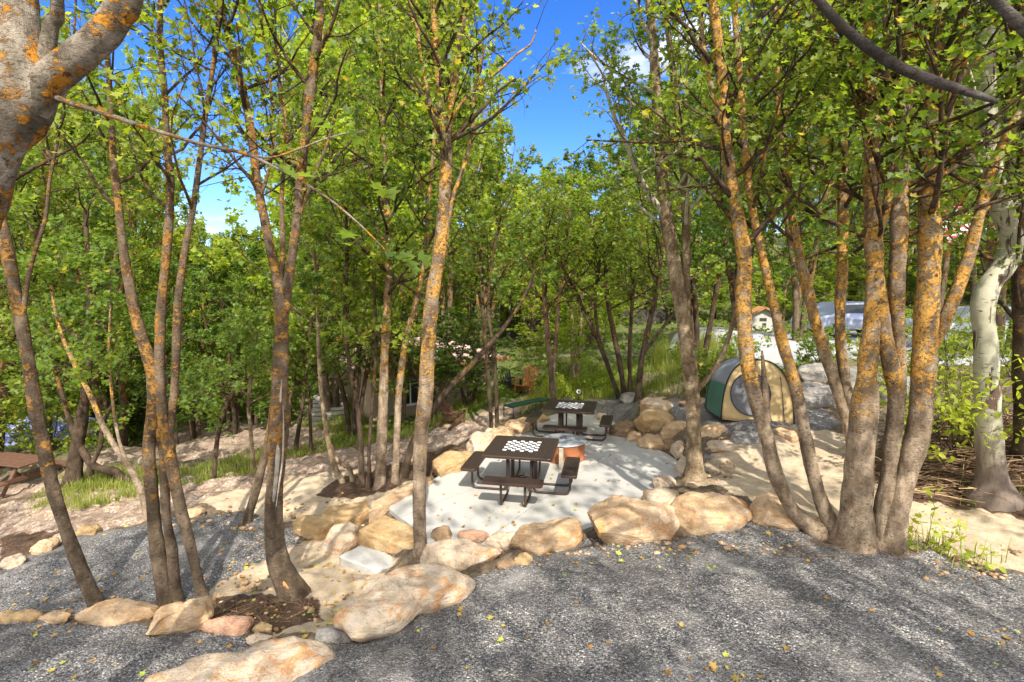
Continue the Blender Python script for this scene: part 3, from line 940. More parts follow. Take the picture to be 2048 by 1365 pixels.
RK = 'boulders edging the patio and gravel beds'
ROCKS = [
    ('long pale sandstone boulder at the bottom edge between the two dark gravels', 'pale', [(285, 1372), (330, 1345), (400, 1318), (460, 1300), (520, 1276), (600, 1263), (650, 1290), (640, 1312), (590, 1350), (540, 1385), (440, 1420), (330, 1420)], .30),
    ('long golden sandstone boulder with knobbly outline running down to the sand', 'pale', [(675, 1240), (690, 1212), (735, 1166), (800, 1136), (865, 1116), (928, 1140), (924, 1186), (870, 1205), (830, 1215), (795, 1250), (730, 1272), (690, 1258)], .27),
    ('wide pale boulder at the foot of the centre tree trunk', 'pale', [(828, 1115), (845, 1085), (905, 1070), (965, 1082), (995, 1108), (988, 1130), (950, 1148), (900, 1140), (850, 1130)], .45),
    ('orange tan boulder with a domed top in front of the near table', 'tan', [(1026, 1100), (1040, 1052), (1090, 1034), (1148, 1040), (1165, 1070), (1135, 1090), (1080, 1108), (1045, 1112)], .55),
    ('largest tan boulder, cracked across its face, right of the patio front', 'tan', [(1170, 1070), (1178, 1020), (1220, 992), (1300, 985), (1345, 1005), (1352, 1050), (1310, 1088), (1215, 1092)], .6),
    ('big round orange boulder between the cracked boulder and the trunks', 'tan', [(1350, 1050), (1350, 1000), (1395, 975), (1460, 976), (1495, 1005), (1492, 1040), (1450, 1068), (1385, 1070)], .55),
    ('upright pale orange boulder touching the leaning lichen trunk', 'tan', [(1497, 1035), (1502, 1000), (1545, 983), (1582, 1000), (1598, 1045), (1588, 1062), (1535, 1050)], .6),
    ('flat pale boulder behind the largest boulder', 'pale', [(1275, 990), (1300, 972), (1345, 972), (1362, 1000), (1335, 1012), (1295, 1006)], .45),
    ('small pale upright boulder at the foot of the aspen trunk', 'pale', [(1302, 972), (1318, 949), (1342, 948), (1352, 972), (1330, 984)], .6),
    ('rounded grey brown stone right of the centre tree', 'brown', [(860, 1072), (875, 1052), (898, 1052), (907, 1072), (885, 1084)], .55),
    ('low reddish grey stone at the front edge of the patio', 'red', [(908, 1068), (928, 1058), (972, 1060), (988, 1078), (950, 1086)], .5),
    ('cream stone squeezed behind the orange tan domed boulder', 'pale', [(965, 1086), (990, 1064), (1035, 1060), (1046, 1080), (1005, 1104)], .5),
    ('small round brown stone on the gravel beside the domed boulder', 'gold', [(1030, 1125), (1036, 1106), (1058, 1104), (1068, 1120), (1050, 1132)], .6),
    ('dark brown stone half sunk in the gravel beside the small brown stone', 'brown', [(988, 1136), (1000, 1120), (1025, 1116), (1034, 1128), (1012, 1138)], .5),
    ('flat golden rocks at the far left of the lower stone row', 'gold', [(-20, 1245), (-10, 1224), (50, 1216), (85, 1224), (80, 1240), (40, 1250)], .5),
    ('flat brown tan rock left of the forked trunk stones', 'tan', [(70, 1242), (80, 1226), (135, 1220), (142, 1234), (110, 1246)], .5),
    ('pale layered boulder in front of the three stemmed tree', 'tan', [(150, 1232), (185, 1210), (260, 1192), (322, 1198), (332, 1215), (290, 1232), (235, 1252), (200, 1250), (160, 1242)], .45),
    ('broad tan boulder right of the three stemmed tree, pointed to the left', 'tan', [(286, 1255), (318, 1216), (370, 1198), (410, 1188), (430, 1208), (428, 1238), (390, 1252), (330, 1262), (305, 1278)], .45),
    ('rose grey boulder at the end of the broad tan boulder', 'red', [(405, 1240), (445, 1228), (495, 1234), (508, 1256), (465, 1276), (425, 1268)], .45),
    ('small yellow stone between the rose boulder and the mulch', 'gold', [(503, 1256), (515, 1243), (540, 1246), (545, 1262), (520, 1270)], .5),
    ('small pale stone on the corner of the long bottom boulder', 'pale', [(484, 1282), (500, 1266), (545, 1266), (545, 1278), (510, 1292)], .5),
    ('grey stone half buried between the two long boulders', 'grey', [(625, 1268), (655, 1250), (708, 1254), (722, 1272), (675, 1288), (640, 1284)], .42),
    ('pale grey boulder left of the stone step block', 'pale', [(632, 1098), (640, 1070), (680, 1046), (716, 1044), (718, 1075), (712, 1100), (680, 1114)], .55),
    ('pale stone leaning at the left foot of the patio wall', 'pale', [(688, 1030), (700, 1015), (730, 1012), (735, 1032), (708, 1046)], .5),
    ('golden boulder in the middle of the left patio wall', 'gold', [(855, 962), (860, 938), (905, 908), (945, 895), (952, 915), (905, 942)], .42),
    ('pale boulder high in the left patio wall', 'pale', [(930, 908), (940, 882), (965, 862), (990, 862), (990, 885), (960, 905)], .5),
    ('orange boulder behind the near table top', 'tan', [(975, 888), (985, 856), (1018, 850), (1035, 862), (1018, 880)], .5),
    ('cream boulder next to the far end of the near table', 'pale', [(972, 866), (978, 850), (1005, 848), (1012, 860), (992, 872)], .5),
    ('tan boulder left of the far table bench', 'tan', [(1008, 868), (1015, 848), (1048, 832), (1070, 838), (1066, 856), (1035, 868)], .5),
    ('golden boulder under the far table edge', 'gold', [(1052, 848), (1060, 832), (1082, 826), (1098, 834), (1085, 848)], .5),
    ('thin pale boulder on the dark mulch at the lower patio wall', 'gold', [(828, 985), (835, 968), (862, 950), (868, 962), (850, 982)], .4),
    ('pale rounded boulder left of the lower gravel bed', 'pale', [(-10, 1140), (15, 1118), (48, 1104), (60, 1112), (25, 1138)], .45),
    ('tan rock on the left rim of the lower gravel bed', 'tan', [(55, 1108), (78, 1086), (112, 1072), (118, 1088), (85, 1104)], .45),
    ('small orange rock beside the leaning left trunk', 'gold', [(148, 1068), (165, 1050), (192, 1045), (196, 1060), (168, 1074)], .5),
    ('small tan rock at the far rim of the lower gravel bed', 'tan', [(362, 1034), (374, 1014), (398, 1010), (412, 1026), (388, 1036)], .5),
    ('large orange boulder overhanging the stone pile beside the patio', 'gold', [(1270, 845), (1272, 828), (1300, 821), (1340, 822), (1365, 838), (1348, 862), (1295, 868)], .75),
    ('long flat topped pale boulder on top of the stone pile', 'pale', [(1276, 822), (1280, 800), (1310, 794), (1345, 792), (1362, 812), (1345, 828), (1300, 828)], .6),
    ('orange boulder left of the aspen in the stone pile', 'tan', [(1320, 862), (1326, 845), (1365, 842), (1385, 848), (1388, 868), (1355, 878)], .7),
    ('brownish boulder at the bottom of the stone pile', 'tan', [(1280, 890), (1284, 872), (1318, 866), (1342, 882), (1338, 902), (1300, 902)], .6),
    ('small tan stone wedged low in the pile', 'brown', [(1324, 884), (1336, 870), (1355, 878), (1352, 892), (1338, 896)], .6),
    ('pale stone tucked behind the aspen trunk', 'pale', [(1342, 908), (1350, 888), (1376, 878), (1378, 902), (1362, 912)], .6),
    ('smooth orange stone right of the aspen trunk', 'tan', [(1402, 870), (1410, 850), (1442, 846), (1463, 860), (1452, 876), (1418, 878)], .6),
    ('grey curved stone in front of the tent', 'grey', [(1462, 880), (1470, 864), (1500, 862), (1525, 880), (1515, 898), (1490, 890)], .5),
    ('low whitish stone on the sand below the tent', 'pale', [(1405, 897), (1422, 884), (1462, 879), (1490, 886), (1496, 896), (1450, 904)], .5),
    ('tan stone under the right corner of the tent', 'tan', [(1545, 876), (1550, 852), (1585, 846), (1600, 866), (1588, 884)], .6),
    ('long pale stone left of the tent on its gravel', 'pale', [(1392, 804), (1395, 796), (1425, 794), (1428, 805), (1405, 810)], .6),
    ('striped grey stone at the trees beyond the far gravel', 'grey', [(1240, 800), (1244, 788), (1262, 785), (1280, 794), (1276, 803)], .6),
    ('brown stone below the corner of the far gravel', 'brown', [(1215, 866), (1232, 846), (1258, 840), (1274, 858), (1262, 876), (1235, 872)], .5),
    ('low tan stone at the patio corner below the far gravel', 'tan', [(1255, 882), (1262, 860), (1282, 866), (1282, 886)], .5),
    ('tiny cream stone at the far patio corner', 'pale', [(1190, 836), (1196, 826), (1210, 826), (1214, 838), (1202, 842)], .6),
    ('flat rusty stone behind the stone pile', 'red', [(1355, 812), (1362, 802), (1390, 802), (1392, 812)], .5),
    ('big grey brown boulder in the wall behind the tent', 'grey', [(1590, 815), (1596, 772), (1630, 760), (1665, 775), (1672, 812), (1630, 820)], .85),
    ('pale boulder topping the wall behind the tent', 'grey', [(1590, 765), (1596, 733), (1632, 724), (1655, 742), (1648, 768), (1615, 770)], .85),
    ('grey wall boulder half hidden by the twin lichen trunks', 'grey', [(1660, 790), (1664, 750), (1700, 735), (1745, 745), (1755, 790), (1700, 805)], .85),
    ('grey wall boulder seen between the thick trunks', 'grey', [(1740, 800), (1750, 750), (1790, 738), (1840, 750), (1845, 795), (1790, 810)], .85),
    ('pale slab like rock beyond the far gravel', 'pale', [(1288, 775), (1292, 748), (1340, 742), (1346, 756), (1300, 778)], .5),
]
for r in ROCKS:
    rock(r[0], r[1], r[2], r[3], group=RK)
SG = 'stone steps and slabs at the patio'


def stone_block(label, mat, top_px, ztop, thick):
    """squared quarried block: flat top, near vertical broken sides"""
    W = np.array([P_z(a, b, ztop)[:2] for a, b in top_px])
    c = W.mean(0)
    m = len(W)
    per = 14
    O = np.array([W[i] + (W[(i + 1) % m] - W[i]) * k / per for i in range(m) for k in range(per)])
    n = len(O)
    rnd = random.Random(label)
    off = Vector((rnd.uniform(-50, 50), rnd.uniform(-50, 50), 0))
    verts = [(c[0], c[1], ztop)]
    for t in (.3, .6, .85, .95):
        verts += [(*(c + (p - c) * t), ztop) for p in O]
    verts += [(*(c + (p - c) * .985), ztop - .004) for p in O]
    for q in np.linspace(.04, 1.0, 8):
        verts += [(*(c + (p - c) * (1.0 + .015 * q)), ztop - thick * q) for p in O]
    out = []
    for v in verts:
        q = Vector(v) * 3.5 + off
        side = v[2] < ztop - .002
        d = Vector((v[0] - c[0], v[1] - c[1], 0))
        d = d.normalized() if d.length > 1e-4 else Vector((0, 0, 0))
        k = mnoise.fractal(q, .8, 2.1, 5)
        o = Vector(v) + d * (k * (.022 if side else .008))
        o.z += mnoise.fractal(q * .8, .9, 2.0, 4) * .010
        out.append(o)
    rings = (len(out) - 1) // n
    i_ = np.arange(rings - 1)[:, None]
    j_ = np.arange(n)[None]
    a = 1 + i_ * n + j_
    b = 1 + i_ * n + (j_ + 1) % n
    quads = np.stack([a, a + n, b + n, b], -1).reshape(-1, 4)
    og = np.array([c[0], c[1], ztop - thick])
    V = np.array([[v.x, v.y, v.z] for v in out]) - og
    me = mesh_np('stone_slab', V, [np.array([(0, 1 + k, 1 + (k + 1) % n) for k in range(n)]), quads])
    bm = bmesh.new()
    bm.from_mesh(me)
    bmesh.ops.recalc_face_normals(bm, faces=bm.faces)
    bm.to_mesh(me)
    bm.free()
    o = link('stone_slab', me, None, M_CONC if mat == 'conc' else M_ROCK[mat])
    o.location = og
    tag(o, label, 'stone slab', SG)


stone_block('thick golden stone step block below the patio corner', 'gold', [(716, 1060), (770, 1030), (800, 1042), (834, 1058), (830, 1100)], -.01, .34)
stone_block('wide flat pale stone tread below the step block', 'conc', [(678, 1112), (722, 1090), (826, 1124), (752, 1142)], -.20, .14)
stone_block('long tan rim stone along the left patio edge', 'tan', [(738, 1020), (746, 1002), (846, 956), (870, 960), (778, 1008)], .05, .28)
stone_block('tan stone tread at the foot of the rim stone', 'gold', [(642, 1032), (656, 1012), (732, 1002), (738, 1018), (700, 1038)], -.08, .28)
stone_block('low ochre stone tread reaching the sandy path', 'gold', [(584, 1046), (596, 1030), (646, 1030), (668, 1044), (636, 1058)], -.16, .26)
stone_block('squared pale stone slab left of the aspen foot', 'pale', [(1350, 932), (1366, 906), (1402, 904), (1404, 938), (1362, 945)], .10, .26)
stone_block('squared grey stone slab right of the aspen trunk', 'grey', [(1408, 912), (1414, 894), (1468, 892), (1480, 902), (1462, 917)], .40, .24)

# ------------------------------------------------------------------ picnic tables
def coated_metal(name, slots):
    t = NT(name)
    v = t.coord('Object')
    base = (0.038, 0.021, 0.015)
    if slots:
        vo = t.n("ShaderNodeTexVoronoi", distance='CHEBYCHEV')
        vo.inputs['Scale'].default_value = 1.0
        vo.inputs['Randomness'].default_value = 0.0
        mp = t.coord('Object', (24, 46, 30)) if slots == 1 else t.coord('Object', (46, 24, 30))
        t.l(mp, vo.inputs['Vector'])
        hole = t.ramp(vo.outputs['Distance'], [(0.30, 0), (0.40, 1)])
        col = t.mix(hole, (0.008, 0.006, 0.005), (0.052, 0.032, 0.023))
        return t.done(col, 0.5, t.bump(hole, 0.8, 0.004), 0, 0.5)
    col = t.mix(t.ramp(t.noise(v, 14, 4), [(0.3, 0), (0.7, 1)]), base, tuple(x * 1.5 for x in base))
    return t.done(col, 0.33, None, 0, 0.5)


M_COAT = coated_metal("brown_coated_steel", 0)
M_SLOT = coated_metal("brown_slotted_steel", 1)
M_SLOT2 = coated_metal("brown_slotted_steel_turned", 2)
M_WHITE = plain("white_square_paint", (0.80, 0.81, 0.84), 0.5, var=0.05)


def rounded_rect(w, d, r, n=5):
    out = []
    for cx, cy, a0 in ((w / 2 - r, d / 2 - r, 0), (-w / 2 + r, d / 2 - r, 90), (-w / 2 + r, -d / 2 + r, 180), (w / 2 - r, -d / 2 + r, 270)):
        for k in range(n + 1):
            a = math.radians(a0 + 90 * k / n)
            out.append((cx + r * math.cos(a), cy + r * math.sin(a)))
    return out


def panel(w, d, r, z, thick, name, mslot, parent, cx=0, cy=0):
    B = BM()
    B.prism([(x + cx, y + cy) for x, y in rounded_rect(w - 0.05, d - 0.05, r * 0.7)], z - thick * 0.7, z - 0.004)
    top = B.build(name, mslot, parent)
    R = BM()
    o = [(x + cx, y + cy) for x, y in rounded_rect(w, d, r)]
    i = [(x + cx, y + cy) for x, y in rounded_rect(w - 0.056, d - 0.056, r * 0.7)]
    loops = []
    bm = R.bm
    for pl, zz in ((o, z - thick), (o, z - 0.008), ([(a * .992 + cx * .008, b * .992 + cy * .008) for a, b in o], z), (i, z), (i, z - thick)):
        loops.append([bm.verts.new((a, b, zz)) for a, b in pl])
    n = len(o)
    for a, b in zip(loops, loops[1:] + loops[:1]):
        for k in range(n):
            bm.faces.new((a[k], a[(k + 1) % n], b[(k + 1) % n], b[k]))
    R.build('rim', M_COAT, top)
    return top


def picnic_table(x, y, rz, label):
    t = empty('picnic_table', (x, y, 0.002), rz)
    tag(t, label, 'picnic table', 'brown steel picnic tables on the patio')
    W = 1.21
    panel(W, W, 0.06, 0.76, 0.045, 'tabletop', M_SLOT, t)
    C = BM()
    cell = 0.077
    for i in range(8):
        for j in range(8):
            if (i + j) % 2 == 0:
                cx = (i - 3.5) * cell
                cy = (j - 3.5) * cell + 0.03
                C.prism([(cx + a, cy + b) for a, b in rounded_rect(cell * .90, cell * .86, 0.012, 2)], 0.7565, 0.7605)
    C.build('checkerboard', M_WHITE, t)
    rt = 0.021
    for k in range(4):
        a = k * math.pi / 2 - math.pi / 2
        d = Vector((math.cos(a), math.sin(a), 0))
        s = Vector((-math.sin(a), math.cos(a), 0))
        cx, cy = d.x * 0.87, d.y * 0.87
        if k % 2 == 0:
            st = panel(0.99, 0.27, 0.05, 0.46, 0.045, 'seat', M_SLOT, t, cx, cy)
        else:
            st = panel(0.27, 0.99, 0.05, 0.46, 0.045, 'seat', M_SLOT2, t, cx, cy)
        for sg in (-1, 1):
            o = s * (0.20 * sg)
            ro, ri, b = 0.87, 0.23, 0.11
            pts = [d * ro + Vector((0, 0, .43))]
            pts += [d * (ro - b + b * math.cos(q)) + Vector((0, 0, rt + b - b * math.sin(q))) for q in np.linspace(0, math.pi / 2, 7)]
            pts += [d * (ri + b - b * math.sin(q)) + Vector((0, 0, rt + b - b * math.cos(q))) for q in np.linspace(0, math.pi / 2, 7)]
            pts += [d * ri + Vector((0, 0, .72))]
            T = BM()
            T.tube([p + o for p in pts], rt, 12)
            T.build('frame_tube', M_COAT, t)
    for k in range(4):
        a = k * math.pi / 2
        B = BM()
        d = Vector((math.cos(a), math.sin(a), 0))
        B.tube([d * 0.06 + Vector((0, 0, .20)), d * 0.215 + Vector((0, 0, .20))], 0.010, 8)
        B.build('brace', M_COAT, t)
    R = BM()
    R.tube([(0.06 * math.cos(q), 0.06 * math.sin(q), .20) for q in np.linspace(0, 2 * math.pi, 19)], 0.012, 8)
    R.build('umbrella_ring', M_COAT, t)
    return t


picnic_table(0.18, 8.87, math.radians(-11), "near brown slotted steel picnic table with four attached seats and a white checkerboard top")
picnic_table(1.39, 12.06, math.radians(-14), "far brown steel picnic table behind the covered fire pit, checkerboard top and four seats")

# ------------------------------------------------------------------ covered fire pit
M_RUST = plain("copper_rust", (0.36, 0.13, 0.055), 0.62, 0.25, var=0.45, scale=3.5, bump=0.2)
M_LID = plain("lid_galvanised", (0.47, 0.50, 0.53), 0.38, 0.5, var=0.12, scale=4)
M_POST = plain("cream_paint", (0.60, 0.54, 0.42), 0.6, var=0.12)
fp = P_z(1128, 930, 0)
pit = empty('fire_pit', (fp[0] + .03, fp[1] + 0.47, 0.002))
tag(pit, 'round rusty copper fire pit covered by a grey metal lid between the two tables', 'fire pit')


def lathe(prof, n=48):
    B = BM()
    rings = [[B.bm.verts.new((r * math.cos(2 * math.pi * k / n), r * math.sin(2 * math.pi * k / n), z)) for k in range(n)] for r, z in prof]
    for a, b in zip(rings, rings[1:]):
        for k in range(n):
            f = B.bm.faces.new((a[k], a[(k + 1) % n], b[(k + 1) % n], b[k]))
            f.smooth = abs(1) > 0
    B.bm.faces.new(rings[0])
    B.bm.faces.new(rings[-1])
    return B


lathe([(.455, 0), (.458, .02), (.45, .03), (.45, .34), (.458, .35), (.458, .37), (.43, .37), (.43, .1)]).build('drum', M_RUST, pit)
lid = lathe([(.475, .362), (.475, .376), (.45, .384), (.2, .398), (.03, .404), (.03, .405)]).build('lid', M_LID, pit)
hb = BM()
hb.tube([(-.06, 0, .40), (-.055, 0, .44), (0, 0, .455), (.055, 0, .44), (.06, 0, .40)], .008, 8)
hb.build('handle', M_COAT, lid)
pb = BM()
pb.box((0, 0, .19), (.085, .03, .38), bev=.004).box((0, .035, .378), (.085, .10, .012))
ps = pb.build('bracket', M_POST, pit)
bp = P_z(1122, 937, 0)
ps.location = (bp[0] - pit.location[0], bp[1] - pit.location[1], 0)

# ------------------------------------------------------------------ tent
M_TAN = plain("tent_tan_nylon", (0.50, 0.36, 0.17), 0.6, var=0.08, scale=3, bump=0.1)
M_TGREY = plain("tent_grey_nylon", (0.22, 0.235, 0.27), 0.5, var=0.12, scale=2.5, bump=0.1)
M_TGREEN = plain("tent_green_nylon", (0.05, 0.13, 0.10), 0.5, var=0.12, scale=2.5, bump=0.1)
M_MESH = plain("tent_mesh_grey", (0.12, 0.12, 0.135), 0.75, var=0.12, scale=6)
M_BLACK = plain("black_piping", (0.012, 0.012, 0.014), 0.5, var=0.2)


def build_tent():
    a = P_z(1442, 838, .80)
    b = P_z(1588, 849, .80)
    W = math.hypot(b[0] - a[0], b[1] - a[1])
    ang = math.atan2(b[1] - a[1], b[0] - a[0])
    g = ((a + b) / 2)
    t = empty('tent', (g[0], g[1], 0.79), ang)
    tag(t, 'tan, grey and green pop up dome tent with a round mesh door', 'tent')
    Ht, L = 1.27, 2.1

    def arch(s, k):                           # s in 0..1 along the depth, k in 0..1 over the arch
        q = math.pi * k
        w = W / 2 * (1 - 0.75 * max(0, s - .1) ** 2.2) * (1 + 0.35 * min(s, .3))
        hh = Ht * math.sqrt(max(0, 1 - max(0, s - 0.18) ** 2 / 0.70))
        lean = 0.30 * (1 - s) * math.sin(q) + 0.0
        x = -w * math.copysign(abs(math.cos(q)) ** 0.78, math.cos(q))
        z = hh * math.sin(q) ** 0.85
        y = s * L + lean * (1 - s) - 0.35 * s * abs(math.cos(q)) * 0
        return Vector((x - 0.55 * s, y, z))
    NK, NS = 36, 20
    # fly: upper grey, lower green, each a sheet of 12 mm
    def sheet(k0, k1, name, mat):
        bm = bmesh.new()
        gr = [[bm.verts.new(arch(i / NS * 0.98, k0 + (k1 - k0) * j / NK)) for j in range(NK + 1)] for i in range(NS + 1)]
        for i in range(NS):
            for j in range(NK):
                f = bm.faces.new((gr[i][j], gr[i][j + 1], gr[i + 1][j + 1], gr[i + 1][j]))
                f.smooth = True
        me = bpy.data.meshes.new(name)
        bm.to_mesh(me)
        bm.free()
        o = link(name, me, t, mat)
        md = o.modifiers.new("thick", 'SOLIDIFY')
        md.thickness = 0.01
        return o
    sheet(0.17, 0.83, 'fly', M_TGREY)
    sheet(0.0, 0.17, 'side_panel', M_TGREEN)
    sheet(0.83, 1.0, 'side_panel', M_TGREEN)
    # front panel
    bm = bmesh.new()
    rings = []
    for r in np.linspace(0, 1, 9):
        rings.append([])
        for j in range(NK + 1):
            p = arch(0, j / NK)
            q = Vector((p.x * r, p.y * r, p.z * r))
            q.y -= 0.10 * (1 - r) * r * 2
            rings[-1].append(bm.verts.new(q))
    for i in range(8):
        for j in range(NK):
            f = bm.faces.new((rings[i][j], rings[i][j + 1], rings[i + 1][j + 1], rings[i + 1][j]))
            f.smooth = True
    bmesh.ops.remove_doubles(bm, verts=bm.verts, dist=1e-4)
    me = bpy.data.meshes.new('front_panel')
    bm.to_mesh(me)
    bm.free()
    fr = link('front_panel', me, t, M_TAN)
    md = fr.modifiers.new("thick", 'SOLIDIFY')
    md.thickness = 0.008

    def on_front(x, z):                       # depth of the front sheet under (x, z)
        best = 0.30 * (z / Ht)
        return best - 0.07

    # round mesh door
    cx, cz, rx, rz2 = -0.14, 0.57, 0.38, 0.43
    D = BM()
    ring = [Vector((cx + rx * math.cos(q), on_front(0, cz + rz2 * math.sin(q)) - 0.012, cz + rz2 * math.sin(q))) for q in np.linspace(0, 2 * math.pi, 49)[:-1]]
    ring = [Vector((min(v.x, 0.24), v.y, v.z)) for v in ring]
    c = D.bm.verts.new((cx, on_front(0, cz) - 0.012, cz))
    vs = [D.bm.verts.new(v) for v in ring]
    for i in range(len(vs)): D.bm.faces.new((c, vs[i], vs[(i + 1) % len(vs)]))
    door = D.build('mesh_door', M_MESH, t)
    Z = BM()
    Z.tube(ring + [ring[0]], 0.010, 6)
    Z.build('zipper', M_BLACK, door)
    Z = BM()
    Z.tube([(0.42, on_front(0, .95) - .01, .95), (0.47, on_front(0, .5) - .012, .5), (0.50, on_front(0, .06) - .015, .05)], 0.008, 6)
    Z.build('zipper', M_BLACK, fr)
    Z = BM()
    Z.tube([arch(0, j / NK) + Vector((0, -.005, 0)) for j in range(NK + 1)], 0.014, 8)
    Z.build('pole_sleeve', M_BLACK, t)
    Z = BM()
    Z.tube([arch(.45, j / NK) * 1.003 for j in range(NK + 1)], 0.010, 6)
    Z.build('pole_sleeve', M_BLACK, t)
    Z = BM()
    Z.tube([arch(i / NS * .98, 0) + Vector((0, 0, .012)) for i in range(NS + 1)], 0.014, 6)
    Z.build('hem', M_BLACK, t)


build_tent()

# ------------------------------------------------------------------ wooden furniture
def wood(name, col, rough=0.75):
    t = NT(name)
    v = t.coord('Object', (1, 1, 1))
    n = t.noise(t.coord('Object', (2, 14, 14)), 3, 5, 0.6)
    c = t.mix(t.ramp(n, [(0.3, 0), (0.7, 1)]), tuple(x * .65 for x in col), tuple(x * 1.2 for x in col))
    return t.done(c, rough, t.bump(n, 0.3, 0.004), 0, 0.3)


M_WORANGE = wood("wood_orange_stain", (0.42, 0.17, 0.06))
M_WBROWN = wood("wood_red_brown", (0.13, 0.065, 0.04))
M_WDARK = wood("wood_dark_brown", (0.16, 0.085, 0.05))
M_WGREY = wood("wood_grey_weathered", (0.34, 0.31, 0.27))
M_BLACKP = plain("black_painted_steel", (0.012, 0.013, 0.013), 0.4)


def adirondack(loc, rz, mat, label, sc=1.0, group=None):
    t = empty('adirondack_chair', loc, rz)
    t.scale = (sc,) * 3
    tag(t, label, 'chair', group)
    B = BM()
    for i in range(6):
        x0 = -0.25 + 0.1 * i
        B.bar((0.0 + 0 * i, 0, 0), (0, 0, 0.001), .001, .001) if False else None
        y = -0.28 + i * 0.095
        B.box((0, y, 0.38 - 0.028 * i), (.54, .085, .02), bev=.004)
    B.build('seat', mat, t)
    B = BM()
    for i in range(5):
        a = (i - 2) * 0.09
        top = 0.98 - abs(i - 2) * 0.05
        B.bar((a * 1.0, .22, .22), (a * 1.45, .52, top), .085, .02, .004)
    B.bar((-.25, .36, .52), (.25, .36, .52), .03, .06)
    B.build('backrest', mat, t)
    for s in (-1, 1):
        B = BM()
        B.box((s * .32, .02, .56), (.12, .74, .022), bev=.006)
        B.build('armrest', mat, t)
        B = BM()
        B.box((s * .28, -.28, .275), (.03, .10, .55), bev=.004)
        B.build('leg', mat, t)
        B = BM()
        B.bar((s * .28, -.30, .34), (s * .28, .62, .03), .03, .11, .004)
        B.build('leg', mat, t)
    return t


def gat(px, py):
    g = G(px, py)
    return (g[0], g[1], h(g[0], g[1]))


adirondack(gat(1052, 790), math.radians(-25), M_WORANGE, 'orange stained wooden lounge chair in the grass at the end of the path', 1.0, 'lounge chairs at the end of the path')
adirondack(gat(1022, 786), math.radians(35), M_BLACKP, 'black lounge chair beside the orange wooden chair', .9, 'lounge chairs at the end of the path')
adirondack(gat(906, 851), math.radians(150), M_WBROWN, 'red brown rustic wooden armchair on the grass edge of the pinkish path', .82)


def far_bench():
    a = gat(1016, 838)
    b = gat(1092, 815)
    t = empty('bench', a, math.atan2(b[1] - a[1], b[0] - a[0]))
    L = math.hypot(b[0] - a[0], b[1] - a[1])
    tag(t, 'low black steel bench between the pinkish path and the patio wall boulders', 'bench')
    M_GREEN = plain("bench_dark_green", (0.015, 0.06, 0.035), 0.45)
    B = BM()
    for k in range(4): B.box((L / 2, -.15 + .1 * k, .36), (L, .085, .03), bev=.006)
    B.build('seat', M_GREEN, t)
    for x in (0.02, L - .02):
        B = BM()
        B.tube([(x, -.2, .34), (x, -.2, .02), (x, .2, .02), (x, .2, .34), (x, -.2, .34)], .018, 8)
        B.build('leg', M_BLACKP, t)


far_bench()


def wood_table(loc, rz, label):
    t = empty('wooden_picnic_table', loc, rz)
    tag(t, label, 'picnic table')
    B = BM()
    for k in range(5): B.box((0, -.30 + .15 * k, .74), (1.9, .135, .035), bev=.005)
    B.build('tabletop', M_WBROWN, t)
    for s in (-1, 1):
        B = BM()
        for k in range(2): B.box((0, s * (.66 + .14 * k), .44), (1.9, .13, .035), bev=.005)
        B.build('bench_seat', M_WBROWN, t)
        for q in (-1, 1):
            B = BM()
            B.bar((s * .65, q * .22, .72), (s * .65, q * .62, 0.0), .09, .035, .004)
            B.build('leg', M_WBROWN, t)
        B = BM()
        B.bar((s * .69, -.78, .40), (s * .69, .78, .40), .035, .09)
        B.build('cross_beam', M_WBROWN, t)
    return t


wood_table(gat(22, 978), math.radians(-14), 'red brown wooden picnic table on the pinkish clearing at the left edge')


def canopy(px, py, Y, size, rz, zg, fab, label, leg=2.0):
    p = P_y(px, py, Y)
    t = empty('pop_up_canopy', (p[0], p[1], p[2]), rz)
    tag(t, label, 'canopy tent')
    B = BM()
    s = size / 2
    bm = B.bm
    c = [bm.verts.new((a * s, b * s, 0)) for a, b in ((-1, -1), (1, -1), (1, 1), (-1, 1))]
    top = bm.verts.new((0, 0, size * .28))
    mids = []
    for i in range(4):
        bm.faces.new((c[i], c[(i + 1) % 4], top))
    o = B.build('roof', fab, t)
    o.modifiers.new("thick", 'SOLIDIFY').thickness = .01
    B = BM()
    for i in range(4):
        a = c0 = ((-1, -1), (1, -1), (1, 1), (-1, 1))[i]
        b = ((-1, -1), (1, -1), (1, 1), (-1, 1))[(i + 1) % 4]
        B.bar((a[0] * s, a[1] * s, -.12), (b[0] * s, b[1] * s, -.12), .012, .22)
    B.build('valance', M_BLACK, t)
    for a in ((-1, -1), (1, -1), (1, 1), (-1, 1)):
        B = BM()
        B.tube([(a[0] * s * .97, a[1] * s * .97, -.02), (a[0] * s * .97, a[1] * s * .97, -leg)], .02, 6)
        B.build('leg', M_LID, t)
        B = BM()
        B.tube([(a[0] * s * 1.005, a[1] * s * 1.005, .01), (0, 0, size * .28 + .012)], .016, 6)
        B.build('seam', M_WHITE, o)


M_BLUE = plain("canopy_blue", (0.16, 0.19, 0.40), 0.5, var=0.1)
M_NAVY = plain("canopy_navy", (0.07, 0.09, 0.18), 0.5, var=0.1)
canopy(88, 868, 19.0, 3.2, math.radians(38), 0, M_BLUE, 'blue pop up canopy tent with black valance behind the left leaning trunk', 1.9)
canopy(372, 798, 26.0, 2.6, math.radians(20), 0, M_NAVY, 'dark blue canopy roof glimpsed through the leaves behind the three stemmed tree', 2.4)

